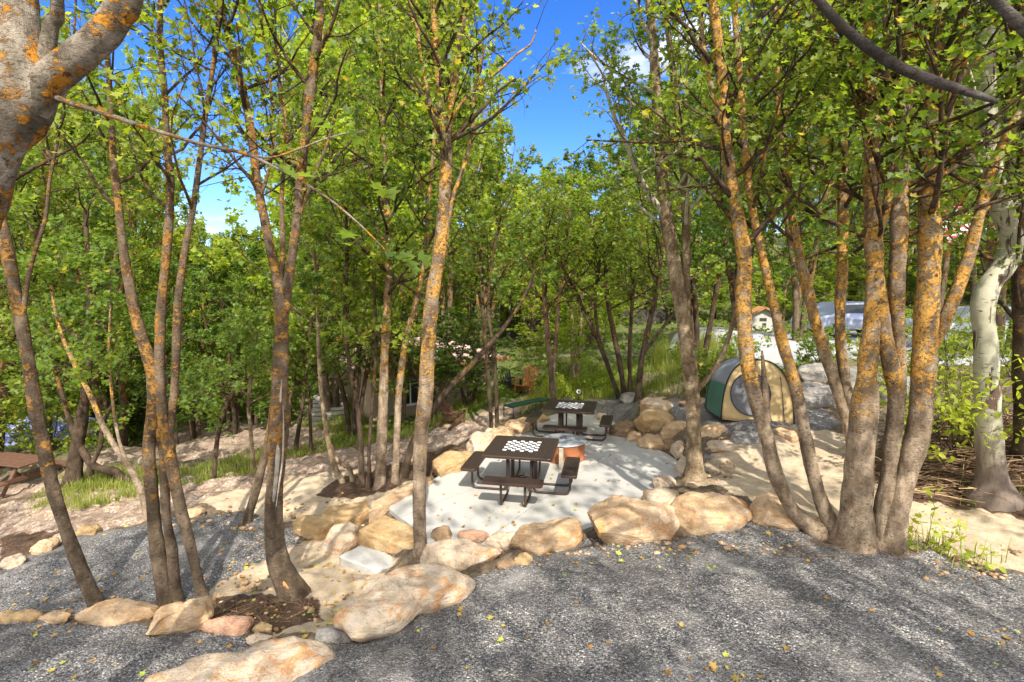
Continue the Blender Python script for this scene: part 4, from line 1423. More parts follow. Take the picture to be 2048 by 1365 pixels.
# ------------------------------------------------------------------ buildings
M_STUCCO = plain("stucco_tan", (0.34, 0.26, 0.18), 0.9, var=0.12, scale=3, bump=0.2)
M_ROOFP = plain("roof_dusty_pink", (0.50, 0.34, 0.29), 0.8, var=0.12, scale=5)
M_TRIM = plain("trim_orange_brown", (0.42, 0.20, 0.08), 0.7, var=0.2)
M_GLASS = plain("window_dark_glass", (0.03, 0.035, 0.04), 0.12, var=0.2)
M_WTRIM = plain("white_trim", (0.70, 0.70, 0.68), 0.5, var=0.05)
M_SHAD = plain("dark_boards", (0.05, 0.042, 0.036), 0.9, var=0.4, scale=6)


def cabin():
    a = P_y(742, 800, 16.4)
    b = P_y(992, 800, 19.6)
    L = math.hypot(b[0] - a[0], b[1] - a[1])
    t = empty('cabin', (a[0], a[1], -1.6), math.atan2(b[1] - a[1], b[0] - a[0]))
    tag(t, 'tan stucco cabin with dusty pink roof half hidden behind the middle trunks', 'building')
    B = BM()
    Wd = 3.6
    zt = 2.55
    B.box((L / 2, Wd / 2, zt / 2), (L, Wd, zt))
    B.build('wall', M_STUCCO, t)
    B = BM()                                  # hipped roof
    e = .35
    bm = B.bm
    lo = [bm.verts.new(v) for v in ((-e, -e, zt), (L + e, -e, zt), (L + e, Wd + e, zt), (-e, Wd + e, zt))]
    up = [bm.verts.new(v) for v in ((1.6, Wd / 2, zt + .75), (L - 1.6, Wd / 2, zt + .75))]
    bm.faces.new((lo[0], lo[1], up[1], up[0]))
    bm.faces.new((lo[1], lo[2], up[1]))
    bm.faces.new((lo[2], lo[3], up[0], up[1]))
    bm.faces.new((lo[3], lo[0], up[0]))
    bm.faces.new(list(reversed(lo)))
    rf = B.build('roof', M_ROOFP, t)
    B = BM()
    B.box((L / 2, -e - .012, zt - .05), (L + 2 * e, .03, .16))
    B.build('fascia', M_TRIM, rf)
    for x in (1.35,):
        B = BM()
        B.box((x, -.012, 1.62), (.95, .03, .75))
        w = B.build('window', M_GLASS, t)
        B = BM()
        B.box((x, -.05, 1.20), (1.1, .10, .05)).box((x - .50, -.03, 1.62), (.05, .07, .80)).box((x + .50, -.03, 1.62), (.05, .07, .80)).box((x, -.03, 2.03), (1.05, .07, .05)).box((x + .05, -.035, 1.62), (.035, .05, .76))
        B.build('frame', M_WTRIM, w)


cabin()


def kiosk():
    p = P_y(1527, 666, 27)
    t = empty('kiosk', (p[0], p[1], p[2]), math.radians(-14))
    tag(t, 'small white gabled kiosk with orange brown roof edge across the road', 'kiosk')
    B = BM()
    bm = B.bm
    prof = [(-.62, 0), (.62, 0), (.62, .95), (0, 1.28), (-.62, .95)]
    f = [bm.verts.new((x, 0, z)) for x, z in prof]
    k = [bm.verts.new((x, 1.4, z)) for x, z in prof]
    bm.faces.new(f)
    bm.faces.new(list(reversed(k)))
    for i in range(5): bm.faces.new((f[i], k[i], k[(i + 1) % 5], f[(i + 1) % 5]))
    B.build('wall', plain('kiosk_off_white', (0.46, 0.44, 0.40), .8), t)
    B = BM()
    B.bar((-.78, -.2, .93), (0.0, -.2, 1.34), .05, .10)
    B.bar((.78, -.2, .93), (0.0, -.2, 1.34), .05, .10)
    for s in (-1, 1):
        B.bar((s * .39, -.2, 1.14), (s * .39, 1.5, 1.14), .9, .03) if False else None
    for s in (-1, 1):
        q = Matrix.Rotation(s * math.atan2(.41, .78), 3, 'Y')
        B.box((s * .39, .65, 1.15), (.92, 1.75, .05), q)
    B.build('roof', M_TRIM, t)
    B = BM()
    B.box((-.05, -.012, .70), (.34, .02, .16)).box((.02, -.012, .40), (.18, .02, .22))
    B.build('notice', M_SHAD, t)


kiosk()


def shed():
    p = gat(672, 845)
    t = empty('timber_steps', (p[0] - .5, p[1], p[2] - .1), math.radians(18))
    tag(t, 'pale grey stacked timber steps in the sun beyond the pinkish clearing', 'steps')
    for k in range(7):
        B = BM()
        B.box((0.3, .12 * k, .09 + k * .12), (1.1, .22, .10), bev=.01)
        B.build('board', M_WGREY, t)


shed()


def dark_fence():
    a = P_y(1015, 760, 30)
    b = P_y(1330, 740, 30)
    t = empty('board_fence', (a[0], a[1], h(a[0], a[1]) - .1), math.atan2(b[1] - a[1], b[0] - a[0]))
    tag(t, 'dark brown board fence in the shade behind the lounge chairs', 'fence')
    L = math.hypot(b[0] - a[0], b[1] - a[1])
    n = int(L / .16)
    B = BM()
    for i in range(n): B.box((i * .16 + .08, 0, .95), (.15, .025, 1.9 + .04 * (i % 3)))
    B.build('boards', M_SHAD, t)
    for i in range(0, n + 1, 12):
        B = BM()
        B.box((i * .16, .07, 1.0), (.10, .10, 2.0))
        B.build('post', M_SHAD, t)


dark_fence()


def retaining_wall():
    t = empty('retaining_wall', (12.2, 13.35, .75), math.radians(-19))
    tag(t, 'low beam retaining wall with pale cap holding up the road at the right edge', 'wall')
    B = BM()
    for k in range(3): B.box((3.6, .01 * k, .13 + .24 * k), (7.2, .22, .225), bev=.012)
    B.build('beams', M_WGREY, t)
    B = BM()
    B.box((3.6, .02, .79), (7.3, .34, .09), bev=.012)
    B.build('cap', plain("cap_pale", (0.52, 0.46, 0.40), .85, var=.1), t)


retaining_wall()


def car(loc, rz, paint, label, group):
    t = empty('parked_car', loc, rz)
    tag(t, label, 'car', group)
    prof = [(-2.15, .35), (-2.2, .62), (-2.1, .88), (-1.5, .98), (-.95, 1.42), (.55, 1.46), (1.25, 1.02), (2.0, .86), (2.2, .62), (2.15, .35)]
    B = BM()
    bm = B.bm
    n = len(prof)
    rows = []
    for y, sx, sz in ((-.86, .96, .93), (-.80, 1, 1), (.80, 1, 1), (.86, .96, .93)):
        rows.append([bm.verts.new((x * sx, y * (1 if z < 1 else .84), .35 + (z - .35) * sz)) for x, z in prof])
    for a, b in zip(rows, rows[1:]):
        for i in range(n): bm.faces.new((a[i], b[i], b[(i + 1) % n], a[(i + 1) % n]))
    bm.faces.new(rows[0])
    bm.faces.new(list(reversed(rows[-1])))
    body = B.build('body', paint, t)
    bv = body.modifiers.new('bev', 'BEVEL')
    bv.width = .06
    bv.segments = 3
    for s in (-1, 1):
        B = BM()
        bm = B.bm
        g = [(-1.25, 1.02), (-.88, 1.34), (.48, 1.38), (1.0, 1.04)]
        v = [bm.verts.new((x, s * (.845 if z < 1.2 else .735), z)) for x, z in g]
        v2 = [bm.verts.new((x, s * (.80 if z < 1.2 else .69), z)) for x, z in g]
        bm.faces.new(v)
        for i in range(4): bm.faces.new((v[i], v[(i + 1) % 4], v2[(i + 1) % 4], v2[i]))
        B.build('side_window', M_GLASS, t)
    for x in (-1.35, 1.35):
        for s in (-1, 1):
            B = BM()
            B.tube([(x, s * .70, .32), (x, s * .90, .32)], .32, 24)
            w = B.build('wheel', M_BLACK, t)
            B = BM()
            B.tube([(x, s * .89, .32), (x, s * .915, .32)], .19, 16)
            B.build('rim', M_LID, w)


p1 = P_y(1700, 660, 21.5)
car((p1[0], p1[1], h(p1[0], p1[1])), math.radians(8), plain("car_pale_blue", (0.42, 0.46, 0.60), .25, .2, var=.04), 'pale blue car on the road seen between the thick lichen trunks', 'cars parked on the road')
p2 = P_y(1985, 660, 17.5)
car((p2[0], p2[1], h(p2[0], p2[1])), math.radians(-12), plain("car_white", (0.62, 0.64, 0.68), .25, .1, var=.04), 'white car behind the white barked aspen at the right edge', 'cars parked on the road')


def flag():
    p = P_y(1880, 420, 21)
    z0 = h(p[0], p[1])
    t = empty('flag', (p[0], p[1], z0))
    tag(t, 'red and white striped flag hanging among the leaves left of the aspen', 'flag')
    B = BM()
    zt = p[2] + .35
    B.tube([(0, 0, 0), (0, 0, zt - z0)], .035, 10)
    B.build('pole', M_LID, t)
    bm = bmesh.new()
    NX, NZ = 24, 13
    g = [[bm.verts.new((.04 + 1.45 * i / NX, .10 * math.sin(i * .7 + j * .15), zt - z0 - .1 - 1.55 * j / NZ - .25 * (i / NX) ** 1.4)) for i in range(NX + 1)] for j in range(NZ + 1)]
    for j in range(NZ):
        for i in range(NX):
            f = bm.faces.new((g[j][i], g[j][i + 1], g[j + 1][i + 1], g[j + 1][i]))
            f.smooth = True
            f.material_index = j % 2
    me = bpy.data.meshes.new('cloth')
    bm.to_mesh(me)
    bm.free()
    me.materials.append(plain("flag_red", (0.55, 0.09, 0.10), .7))
    me.materials.append(M_WTRIM)
    o = link('cloth', me, t)
    o.modifiers.new('th', 'SOLIDIFY').thickness = .004


flag()


def garden_marker():
    g = gat(1157, 800)
    t = empty('path_marker', g)
    tag(t, 'small round white marker on a stake behind the far table', 'marker')
    B = BM()
    B.tube([(0, 0, -.1), (0, 0, .22)], .012, 8)
    B.build('stake', M_BLACKP, t)
    D = lathe([(.062, -.012), (.07, 0), (.062, .012)], 24)
    d = D.build('disc', M_WTRIM, t)
    d.rotation_euler = (math.pi / 2, 0, 0)
    d.location = (0, 0, .26)
    D = lathe([(.030, -.018), (.030, .018)], 16)
    e = D.build('center', M_BLACKP, d)


garden_marker()

# ------------------------------------------------------------------ trees
def unit(a):
    return a / (np.linalg.norm(a, axis=-1, keepdims=True) + 1e-9)


def grow(st, dr, ln, rd, nseg, wob, trop, rng, tip=0.3):
    B = len(st)
    pts = np.zeros((B, nseg + 1, 3))
    pts[:, 0] = st
    d = unit(dr)
    for i in range(nseg):
        d = unit(d + rng.normal(0, wob, (B, 3)) + np.array([0, 0, trop]))
        pts[:, i + 1] = pts[:, i] + d * (ln / nseg)[:, None]
    r = rd[:, None] * np.linspace(1, tip, nseg + 1)[None]
    return pts, r


def tube_batch(pts, rad, sides):
    B, N, _ = pts.shape
    t = unit(np.gradient(pts, axis=1))
    ref = np.cross(t[:, :1], np.array([0.31, 0.77, 0.21]))
    ref = unit(np.repeat(ref, N, axis=1) - t * (np.repeat(ref, N, 1) * t).sum(-1, keepdims=True))
    b = np.cross(t, ref)
    a = np.linspace(0, 2 * math.pi, sides, endpoint=False)
    V = pts[:, :, None] + rad[:, :, None, None] * (ref[:, :, None] * np.cos(a)[None, None, :, None] + b[:, :, None] * np.sin(a)[None, None, :, None])
    V = V.reshape(-1, 3)
    bi = np.arange(B)[:, None, None] * N * sides
    i = np.arange(N - 1)[None, :, None]
    j = np.arange(sides)[None, None, :]
    p = bi + i * sides + j
    q = bi + i * sides + (j + 1) % sides
    Fq = np.stack([p, q, q + sides, p + sides], -1).reshape(-1, 4)
    return V, Fq


def spawn(pts, rad, k, ang, lo, hi, rng, lenf, radf=0.55):
    """k children per parent: start, direction, length, radius"""
    B, N, _ = pts.shape
    par = np.repeat(np.arange(B), k)
    t = np.tile(np.linspace(lo, hi, k), B) + rng.uniform(-.5, .5, B * k) * (hi - lo) / k
    t = np.clip(t, 0.02, 0.999) * (N - 1)
    i = np.minimum(t.astype(int), N - 2)
    f = (t - i)[:, None]
    st = pts[par, i] * (1 - f) + pts[par, i + 1] * f
    tg = unit(pts[par, i + 1] - pts[par, i])
    rnd = rng.normal(0, 1, (B * k, 3))
    perp = unit(rnd - tg * (rnd * tg).sum(-1, keepdims=True))
    a = ang * rng.uniform(.7, 1.3, B * k)[:, None]
    dr = tg * np.cos(a) + perp * np.sin(a)
    L = np.linalg.norm(np.diff(pts, axis=1), axis=-1).sum(1)[par]
    ln = L * lenf * rng.uniform(.55, 1.2, B * k) * (1.15 - .55 * t / (N - 1))
    r = (rad[par, i] * (1 - f[:, 0]) + rad[par, i + 1] * f[:, 0]) * radf
    return st, dr, ln, r


MAPLE = (np.array([[0, 0, 0], [.50, .12, .10], [.27, .30, .03], [.60, .62, .12], [.22, .62, .02], [0, 1.02, -.05], [-.22, .62, .02], [-.60, .62, .12], [-.27, .30, .03], [-.50, .12, .10]]),
         [np.array([[0, 1, 2, 3, 4, 5]]), np.array([[0, 5, 6, 7, 8, 9]])])
LEAF3 = (np.array([[0, 0, 0], [.52, .32, .10], [.20, .58, .0], [0, 1.0, -.04], [-.20, .58, .0], [-.52, .32, .10]]),
         [np.array([[0, 1, 2, 3]]), np.array([[0, 3, 4, 5]])])
OVAL = (np.array([[0, 0, 0], [.26, .3, .05], [.20, .72, .04], [0, 1.0, -.04], [-.20, .72, .04], [-.26, .3, .05]]),
        [np.array([[0, 1, 2, 3]]), np.array([[0, 3, 4, 5]])])


def leaf_mesh(name, pos, size, rng, shape=LEAF3, up=0.9, rand=0.75, down=0.25):
    n = len(pos)
    nr = unit(np.array([0, -0.25, up]) + rng.normal(0, rand, (n, 3)))
    d = rng.normal(0, 1, (n, 3)) - np.array([0, 0, down])
    v = unit(d - nr * (d * nr).sum(-1, keepdims=True))
    u = np.cross(v, nr)
    s = size * rng.uniform(.45, 1.4, n)
    T, fl = shape
    V = pos[:, None] + s[:, None, None] * (T[None, :, :1] * u[:, None] + T[None, :, 1:2] * v[:, None] + T[None, :, 2:] * nr[:, None])
    k = len(T)
    base = np.arange(n)[:, None] * k
    faces = [(base + f).reshape(n, f.shape[1]) for f in fl]
    return mesh_np(name, V.reshape(-1, 3), faces)


def dense_path(P3, R, step):
    P3 = np.array(P3)
    R = np.array(R)
    seg = np.linalg.norm(np.diff(P3, axis=0), axis=1)
    pts, rr = [], []
    m = len(P3)
    for i in range(m - 1):
        p0, p1, p2, p3 = P3[max(i - 1, 0)], P3[i], P3[i + 1], P3[min(i + 2, m - 1)]
        k = max(1, int(seg[i] / step))
        for q in range(k):
            t = q / k
            pts.append(0.5 * ((2 * p1) + (-p0 + p2) * t + (2 * p0 - 5 * p1 + 4 * p2 - p3) * t * t + (-p0 + 3 * p1 - 3 * p2 + p3) * t ** 3))
            rr.append(R[i] + (R[i + 1] - R[i]) * (t * t * (3 - 2 * t)))
    pts.append(P3[-1])
    rr.append(R[-1])
    return np.array(pts), np.array(rr)


def trunk_mesh(name, P, R, origin, sides=18, rough=1.0, flare=None, seed=0):
    R = R.copy()
    if flare is not None:
        R = R * (1 + 0.42 * np.exp(-np.clip(P[:, 2] - flare, 0, 9) / 0.11))
    V, Fq = tube_batch(P[None], R[None], sides)
    off = seed * 7.3
    C = np.repeat(P, sides, axis=0)
    d = V - C
    n1 = np.array([mnoise.noise(Vector((c[0] * 3 + off, c[1] * 3, c[2] * 1.8))) for c in V])
    n2 = np.array([mnoise.noise(Vector((c[0] * 14, c[1] * 14 + off, c[2] * 6))) for c in V])
    n3 = np.array([mnoise.noise(Vector((c[0] * .1 + off, c[1] * .1, c[2] * 5.5))) for c in V])
    V = C + d * (1 + rough * (0.20 * n1 + 0.09 * n2 + 0.12 * np.clip(n3 - .15, 0, 1)))[:, None]
    tipi = len(V)
    return mesh_np(name, V - origin, [Fq], smooth=True)


def make_tree(label, stems, bark='orange', z0=3.2, ext=2.6, nb=10, blen=1.5, leafmat=None, lsize=0.085, shape=MAPLE, per=7, k2=5, k3=4, ang=0.85,
              group=None, seed=1, Y=None, flare=True, name='maple_tree', cat='tree', dens=1.0, base=None, zl=None, bend=0.0, barklist=None, ws=0.9):
    """stems: lists of (px, py, width px[, extra depth]) from the ground up; branches and leaves grow from height z0 upward"""
    rng = np.random.default_rng(seed)
    s0 = stems[0][0]
    if Y is None:
        g = G(s0[0], s0[1])
        Yb = g[1]
        base = np.array([g[0], g[1], g[2]])
    else:
        Yb = Y
        if base is None:
            p = P_y(s0[0], s0[1], Yb)
            base = np.array([p[0], p[1], p[2]])
    root = empty(name, tuple(base))
    tag(root, label, cat, group)
    st_all, dr_all, ln_all, rd_all = [], [], [], []
    for si, stem in enumerate(stems):
        pts, rad = [], []
        for q in stem:
            dy = q[3] if len(q) > 3 else 0.0
            if len(q) <= 3 and bend: dy = bend * (s0[1] - q[1]) / 600.0
            p = P_y(q[0], q[1], Yb + dy)
            pts.append(p)
            rad.append(q[2] * 0.5 * ws * (Yb + dy) / F)
        pts = [np.array(p) for p in pts]
        rooted = stem[0][1] >= s0[1] - 45 and flare
        if rooted:
            gz = h(pts[0][0], pts[0][1])
            d0 = pts[0] - pts[1]
            pts.insert(0, pts[0] + np.array([d0[0] * .15, d0[1] * .15, -0.22]))
            rad.insert(0, rad[0] * 1.12)
        top_off = pts[-1][2]
        if ext > 0 and stem[-1][1] < 60:
            d = unit(pts[-1] - pts[-2])
            d = unit(d + np.array([rng.uniform(-.15, .15), rng.uniform(-.15, .15), .5]))
            for e in (0.5, 1.0):
                pts.append(pts[-1] + d * ext * .5 + np.array([rng.uniform(-.15, .15), rng.uniform(-.15, .15), 0]))
                rad.append(rad[-1] * (.55 if e < 1 else .35))
        P, R = dense_path(pts, rad, 0.055 if Yb > 3 else 0.03)
        bk = barklist[si] if barklist else bark
        me = trunk_mesh('trunk', P, R, base, (20 if R.max() > .05 else 12) if Yb > 3 else 30, 1.0, pts[1][2] - .02 if rooted else None, seed + si)
        link('trunk', me, root, M_BARK[bk])
        # branch starts
        zz = z0 if not hasattr(z0, '__len__') else z0[si]
        ok = np.where(P[:, 2] > zz)[0]
        if len(ok) > 3 and nb > 0:
            span = P[ok[-1], 2] - P[ok[0], 2]
            n = max(2, int(nb * span / 3.0))
            idx = ok[(np.linspace(0, .999, n) * len(ok)).astype(int)]
            az = np.arange(n) * 2.4 + rng.uniform(0, 6) + rng.normal(0, .4, n)
            el = rng.uniform(.35, 1.0, n)
            dr = np.stack([np.cos(az) * np.cos(el), np.sin(az) * np.cos(el), np.sin(el)], 1)
            f = np.linspace(0, 1, n)
            ln = blen * rng.uniform(.7, 1.25, n) * (1.1 - .55 * f)
            st_all.append(P[idx])
            dr_all.append(dr)
            ln_all.append(ln)
            rd_all.append(np.minimum(R[idx] * .5, .035))
    if st_all:
        grow_crown(root, base, np.concatenate(st_all), np.concatenate(dr_all), np.concatenate(ln_all), np.concatenate(rd_all), rng, bark, leafmat or M_LEAF, lsize, shape, per, k2, k3, ang, dens)
    return root


def grow_crown(root, base, st, dr, ln, rd, rng, bark, leafmat, lsize, shape, per, k2, k3, ang=0.85, dens=1.0, cross=5):
    a1, r1 = grow(st, dr, ln, rd, 7, .13, .05, rng)
    s2 = spawn(a1, r1, k2, ang, .25, 1.0, rng, .50)
    a2, r2 = grow(*s2, 5, .16, .03, rng)
    s3 = spawn(a2, r2, k3, ang, .2, 1.0, rng, .50, .6)
    a3, r3 = grow(*s3, 3, .2, 0.0, rng)
    r3 = np.maximum(r3, .0016)
    r2 = np.maximum(r2, .0028)
    V1, F1 = tube_batch(a1, r1, 7)
    V2, F2 = tube_batch(a2, r2, 4)
    V3, F3 = tube_batch(a3, r3, 3)
    V = np.concatenate([V1, V2, V3]) - base
    me = mesh_np('branches', V, [np.concatenate([F1, F2 + len(V1), F3 + len(V1) + len(V2)])], smooth=True)
    bo = link('branches', me, root, M_BARK[bark])
    bo.data.materials.append(M_BARK['dark'])
    mi = np.ones(len(F1) + len(F2) + len(F3), np.int32)
    if bark in ('aspen', 'tan', 'grey'): mi[:len(F1)] = 0
    bo.data.polygons.foreach_set("material_index", mi)
    B3 = len(a3)
    n = B3 * per
    par = np.repeat(np.arange(B3), per)
    t = rng.uniform(.25, 1.05, n) * 3
    i = np.minimum(t.astype(int), 2)
    f = (t - i)[:, None]
    pos = a3[par, i] * (1 - f) + a3[par, i + 1] * f + rng.normal(0, .045, (n, 3))
    keep = rng.uniform(0, 1, n) < dens
    pos = pos[keep]
    me = leaf_mesh('crown', pos - base, lsize, rng, shape)
    link('crown', me, root, leafmat)


STAND = 'lichen covered maples standing around the patio'
make_tree('leaning brown trunk rising from the stone row at the left, fork far above', [[(192, 1210, 44), (150, 1110, 46), (112, 1000, 44), (78, 850, 43), (56, 720, 41), (38, 620, 40), (18, 520, 38), (0, 440, 36), (-20, 350, 32), (-30, 200, 28), (-35, 0, 24)],
    [(45, 640, 16), (60, 540, 13), (90, 440, 12), (100, 360, 10), (130, 200, 8), (150, 40, 7)]], 'brown', 4.6, 2.5, 10, 1.4, group=STAND, seed=11, per=5, dens=.7, lsize=.07, ws=.56)
make_tree('three stemmed brown maple behind the layered boulder at lower left', [
    [(335, 1205, 44), (315, 1100, 36), (303, 980, 28), (298, 900, 26), (310, 820, 34), (306, 740, 32), (285, 680, 25), (264, 600, 22), (247, 500, 20), (236, 400, 18), (225, 300, 15), (217, 150, 12), (205, 10, 10)],
    [(352, 1200, 28), (345, 1110, 26), (333, 1030, 20), (328, 930, 18), (318, 850, 18), (314, 790, 18)],
    [(404, 1192, 24), (385, 1110, 23), (357, 1000, 25), (335, 880, 27), (320, 790, 26), (321, 650, 23), (326, 580, 21), (335, 480, 20), (341, 380, 18), (335, 300, 16), (330, 200, 14), (320, 30, 12)],
    [(338, 890, 16), (350, 760, 20), (354, 650, 19), (358, 590, 18), (370, 500, 17), (384, 430, 15), (398, 330, 13), (412, 220, 12), (430, 110, 11), (440, 10, 9)]],
    'brown', 4.4, 2.4, 11, 1.2, group=STAND, seed=12, per=6, dens=.55, lsize=.07, ws=.80)
wounded = make_tree('trunk with a long grey bark wound and curved orange foot, left of the patio', [
    [(590, 1192, 62), (560, 1130, 56), (549, 1060, 46), (549, 980, 42), (556, 880, 48), (560, 760, 36), (563, 660, 36), (562, 600, 40), (555, 560, 26), (535, 470, 22), (516, 370, 20), (500, 250, 20), (478, 150, 18), (448, 40, 15), (440, 0, 14)],
    [(565, 640, 26), (580, 540, 24), (592, 450, 22), (602, 350, 22), (612, 250, 22), (625, 150, 24), (636, 60, 20), (640, 5, 18)],
    [(560, 590, 14), (566, 500, 13), (563, 400, 11), (570, 300, 9), (560, 180, 8), (550, 30, 7)],
    [(600, 430, 9), (625, 360, 8), (650, 300, 7), (672, 230, 6)],
    [(520, 400, 9), (545, 300, 8), (540, 160, 7), (520, 20, 6)]],
    'brown', 4.6, 2.4, 11, 1.2, group=STAND, seed=13, per=6, dens=.45, lsize=.07, ws=.78)
_g = G(590, 1192)
M_WOUND = plain("bare_grey_wood", (0.33, 0.29, 0.24), .8, var=.35, scale=14, bump=.4)
M_FOOT = plain("scraped_orange_bark", (0.46, 0.20, 0.07), .85, var=.5, scale=16, bump=.6)
for _pp, _rr, _off, _m, _nm in (([(563, 760), (560, 810), (555, 855), (556, 900), (553, 950), (547, 1000), (543, 1045)], [.003, .018, .034, .03, .026, .022, .004], .078, M_WOUND, 'bark_wound'),
                                ([(566, 810), (567, 860), (565, 920), (558, 970), (552, 1015)], [.003, .010, .012, .010, .003], .082, M_WOUND, 'bark_wound'),
                                ([(562, 1150), (574, 1172), (592, 1188)], [.01, .045, .03], .095, M_FOOT, 'scraped_patch')):
    _B = BM()
    _q, _r2 = dense_path([P_y(a, b, _g[1] - _off) for a, b in _pp], _rr, .03)
    _B.tube([tuple(v - _g) for v in _q], list(_r2), 10)
    _B.build(_nm, _m, wounded)
make_tree('dead grey leaning stem propped against the wounded trunk', [[(492, 1046, 20), (512, 980, 18), (532, 900, 16), (546, 820, 13), (553, 760, 9)]], 'brown', 9, 0, 0, seed=14)
make_tree('centre maple with yellow orange trunk at the patio front edge', [
    [(842, 1112, 33), (838, 1000, 31), (840, 900, 31), (850, 800, 33), (856, 700, 31), (864, 600, 31), (880, 500, 28), (888, 400, 26), (893, 320, 26), (893, 270, 26), (884, 210, 18), (874, 130, 16), (870, 60, 15), (866, 0, 14)],
    [(893, 285, 20), (903, 200, 16), (914, 110, 15), (924, 50, 13), (930, 0, 12)],
    [(897, 250, 8), (925, 205, 8), (960, 170, 7), (1000, 140, 6), (1035, 108, 5), (1062, 88, 4), (1072, 60, 3)],
    [(868, 590, 9), (888, 500, 9), (905, 400, 9), (932, 320, 9), (945, 250, 7), (950, 180, 6), (970, 90, 5)],
    [(893, 330, 8), (865, 230, 8), (840, 100, 8), (836, 60, 7), (820, 10, 6)]],
    'orange', 5.0, 2.6, 11, 1.2, group=STAND, seed=15, per=5, dens=.5, lsize=.07)
make_tree('tall lichen trunk with a broken snag, left one of the two before the tent', [
    [(1632, 1066, 44), (1585, 1020, 36), (1552, 950, 36), (1535, 880, 36), (1512, 800, 36), (1492, 700, 38), (1486, 600, 38), (1490, 520, 36), (1472, 420, 32), (1452, 280, 28), (1440, 120, 26), (1425, 0, 22)],
    [(1534, 870, 20), (1531, 800, 18), (1527, 740, 11), (1524, 702, 4)],
    [(1462, 350, 14), (1440, 240, 13), (1410, 120, 12), (1400, 10, 10)]], 'orange', 4.0, 2.4, 11, 1.6, group=STAND, seed=16, per=7, dens=.85, lsize=.068, ws=0.78)
make_tree('curved lichen trunk in front of the tent corner, right one of the twin trunks', [
    [(1668, 1068, 44), (1635, 980, 38), (1612, 880, 36), (1592, 780, 34), (1566, 690, 30), (1545, 600, 26), (1522, 500, 24), (1502, 400, 22), (1486, 260, 20), (1478, 120, 16), (1470, 0, 14)]], 'orange', 4.2, 2.2, 10, 1.5, group=STAND, seed=17, per=7, dens=.85, lsize=.068, ws=0.69)
make_tree('thick grey based maple at the gravel edge splitting into three orange stems', [
    [(1712, 1090, 84), (1712, 1000, 68), (1722, 900, 60), (1732, 800, 56), (1735, 740, 44), (1742, 660, 34), (1748, 560, 30), (1756, 480, 20), (1776, 400, 18), (1780, 300, 16), (1775, 150, 12), (1770, 10, 10)],
    [(1758, 1100, 44), (1762, 1060, 42), (1770, 1000, 40), (1782, 900, 34), (1792, 800, 34), (1775, 700, 34), (1757, 600, 36), (1748, 500, 36), (1744, 400, 34), (1742, 280, 32), (1738, 150, 28), (1732, 0, 26)],
    [(1795, 850, 24), (1802, 760, 24), (1798, 680, 26), (1793, 580, 32), (1798, 480, 38), (1797, 400, 36), (1800, 300, 34), (1810, 180, 34), (1822, 60, 34), (1828, 0, 30)]],
    'orange', 4.1, 2.4, 11, 1.7, group=STAND, seed=18, per=7, dens=1.0, lsize=.075, ws=0.84)
make_tree('sunlit bent trunk, rightmost of the thick stems at the gravel edge', [
    [(1778, 1098, 58), (1792, 1020, 50), (1820, 930, 48), (1840, 840, 48), (1848, 740, 50), (1852, 620, 48), (1860, 500, 44), (1856, 400, 38), (1860, 280, 34), (1868, 140, 32), (1872, 0, 30)],
    [(1848, 720, 30), (1885, 650, 28), (1918, 570, 26), (1942, 500, 24), (1958, 430, 22), (1985, 340, 20), (2015, 270, 18), (2050, 200, 16), (2080, 100, 14)],
    [(1868, 400, 20), (1886, 300, 17), (1905, 180, 16), (1922, 60, 15), (1928, 0, 14)]], 'orange', 4.3, 2.4, 11, 1.7, group=STAND, seed=19, per=7, dens=1.0, lsize=.075, ws=0.84)
make_tree('speckled orange maple behind the thick stems, beside the tent pad', [
    [(1708, 915, 26), (1692, 840, 24), (1668, 760, 24), (1645, 690, 26), (1622, 610, 24), (1602, 520, 20), (1582, 420, 18), (1570, 320, 15), (1556, 200, 12), (1550, 20, 10)],
    [(1714, 915, 24), (1700, 820, 26), (1684, 720, 24), (1680, 640, 22), (1684, 540, 24), (1686, 440, 22), (1686, 300, 20), (1676, 160, 17), (1660, 0, 14)]], 'orange', 4.0, 2.5, 11, 1.9, group=STAND, seed=20, per=7, dens=1.0, lsize=.075, ws=0.84)
make_tree('pale flaky aspen between the patio and the tent with white upper stems', [
    [(1390, 957, 46), (1388, 900, 37), (1386, 800, 36), (1378, 720, 36), (1366, 640, 36), (1354, 560, 35), (1338, 470, 32), (1326, 380, 28), (1318, 280, 24), (1312, 180, 22), (1305, 60, 19), (1298, 0, 16)],
    [(1372, 650, 22), (1372, 560, 20), (1371, 420, 18), (1364, 300, 17), (1352, 190, 15), (1338, 80, 14), (1330, 0, 12)],
    [(1325, 425, 15), (1300, 390, 14), (1274, 345, 13), (1258, 300, 13), (1240, 262, 11), (1222, 215, 8), (1205, 150, 6)],
    [(1390, 785, 14), (1420, 750, 13), (1442, 715, 12), (1462, 660, 10), (1474, 600, 8), (1490, 540, 5)]], 'aspen', 4.6, 2.5, 12, 1.7, leafmat=M_LEAF_COOL, lsize=.07, group=None, seed=21, per=7, dens=.8, ws=.80, name='aspen_tree', barklist=['tan', 'tan', 'aspen', 'tan'])
make_tree('white barked aspen with a sharp crook, right edge on the brush bank', [
    [(1988, 990, 70), (1980, 900, 52), (1976, 800, 48), (1972, 700, 46), (1966, 620, 48), (1978, 570, 46), (2010, 528, 44), (2024, 480, 44), (2005, 425, 40), (1986, 340, 36), (1976, 220, 34), (1972, 110, 30), (1966, 0, 26)]], 'aspen', 4.5, 2.5, 10, 1.9, leafmat=M_LEAF_COOL, lsize=.075, seed=22, per=6, ws=.84, name='aspen_tree')
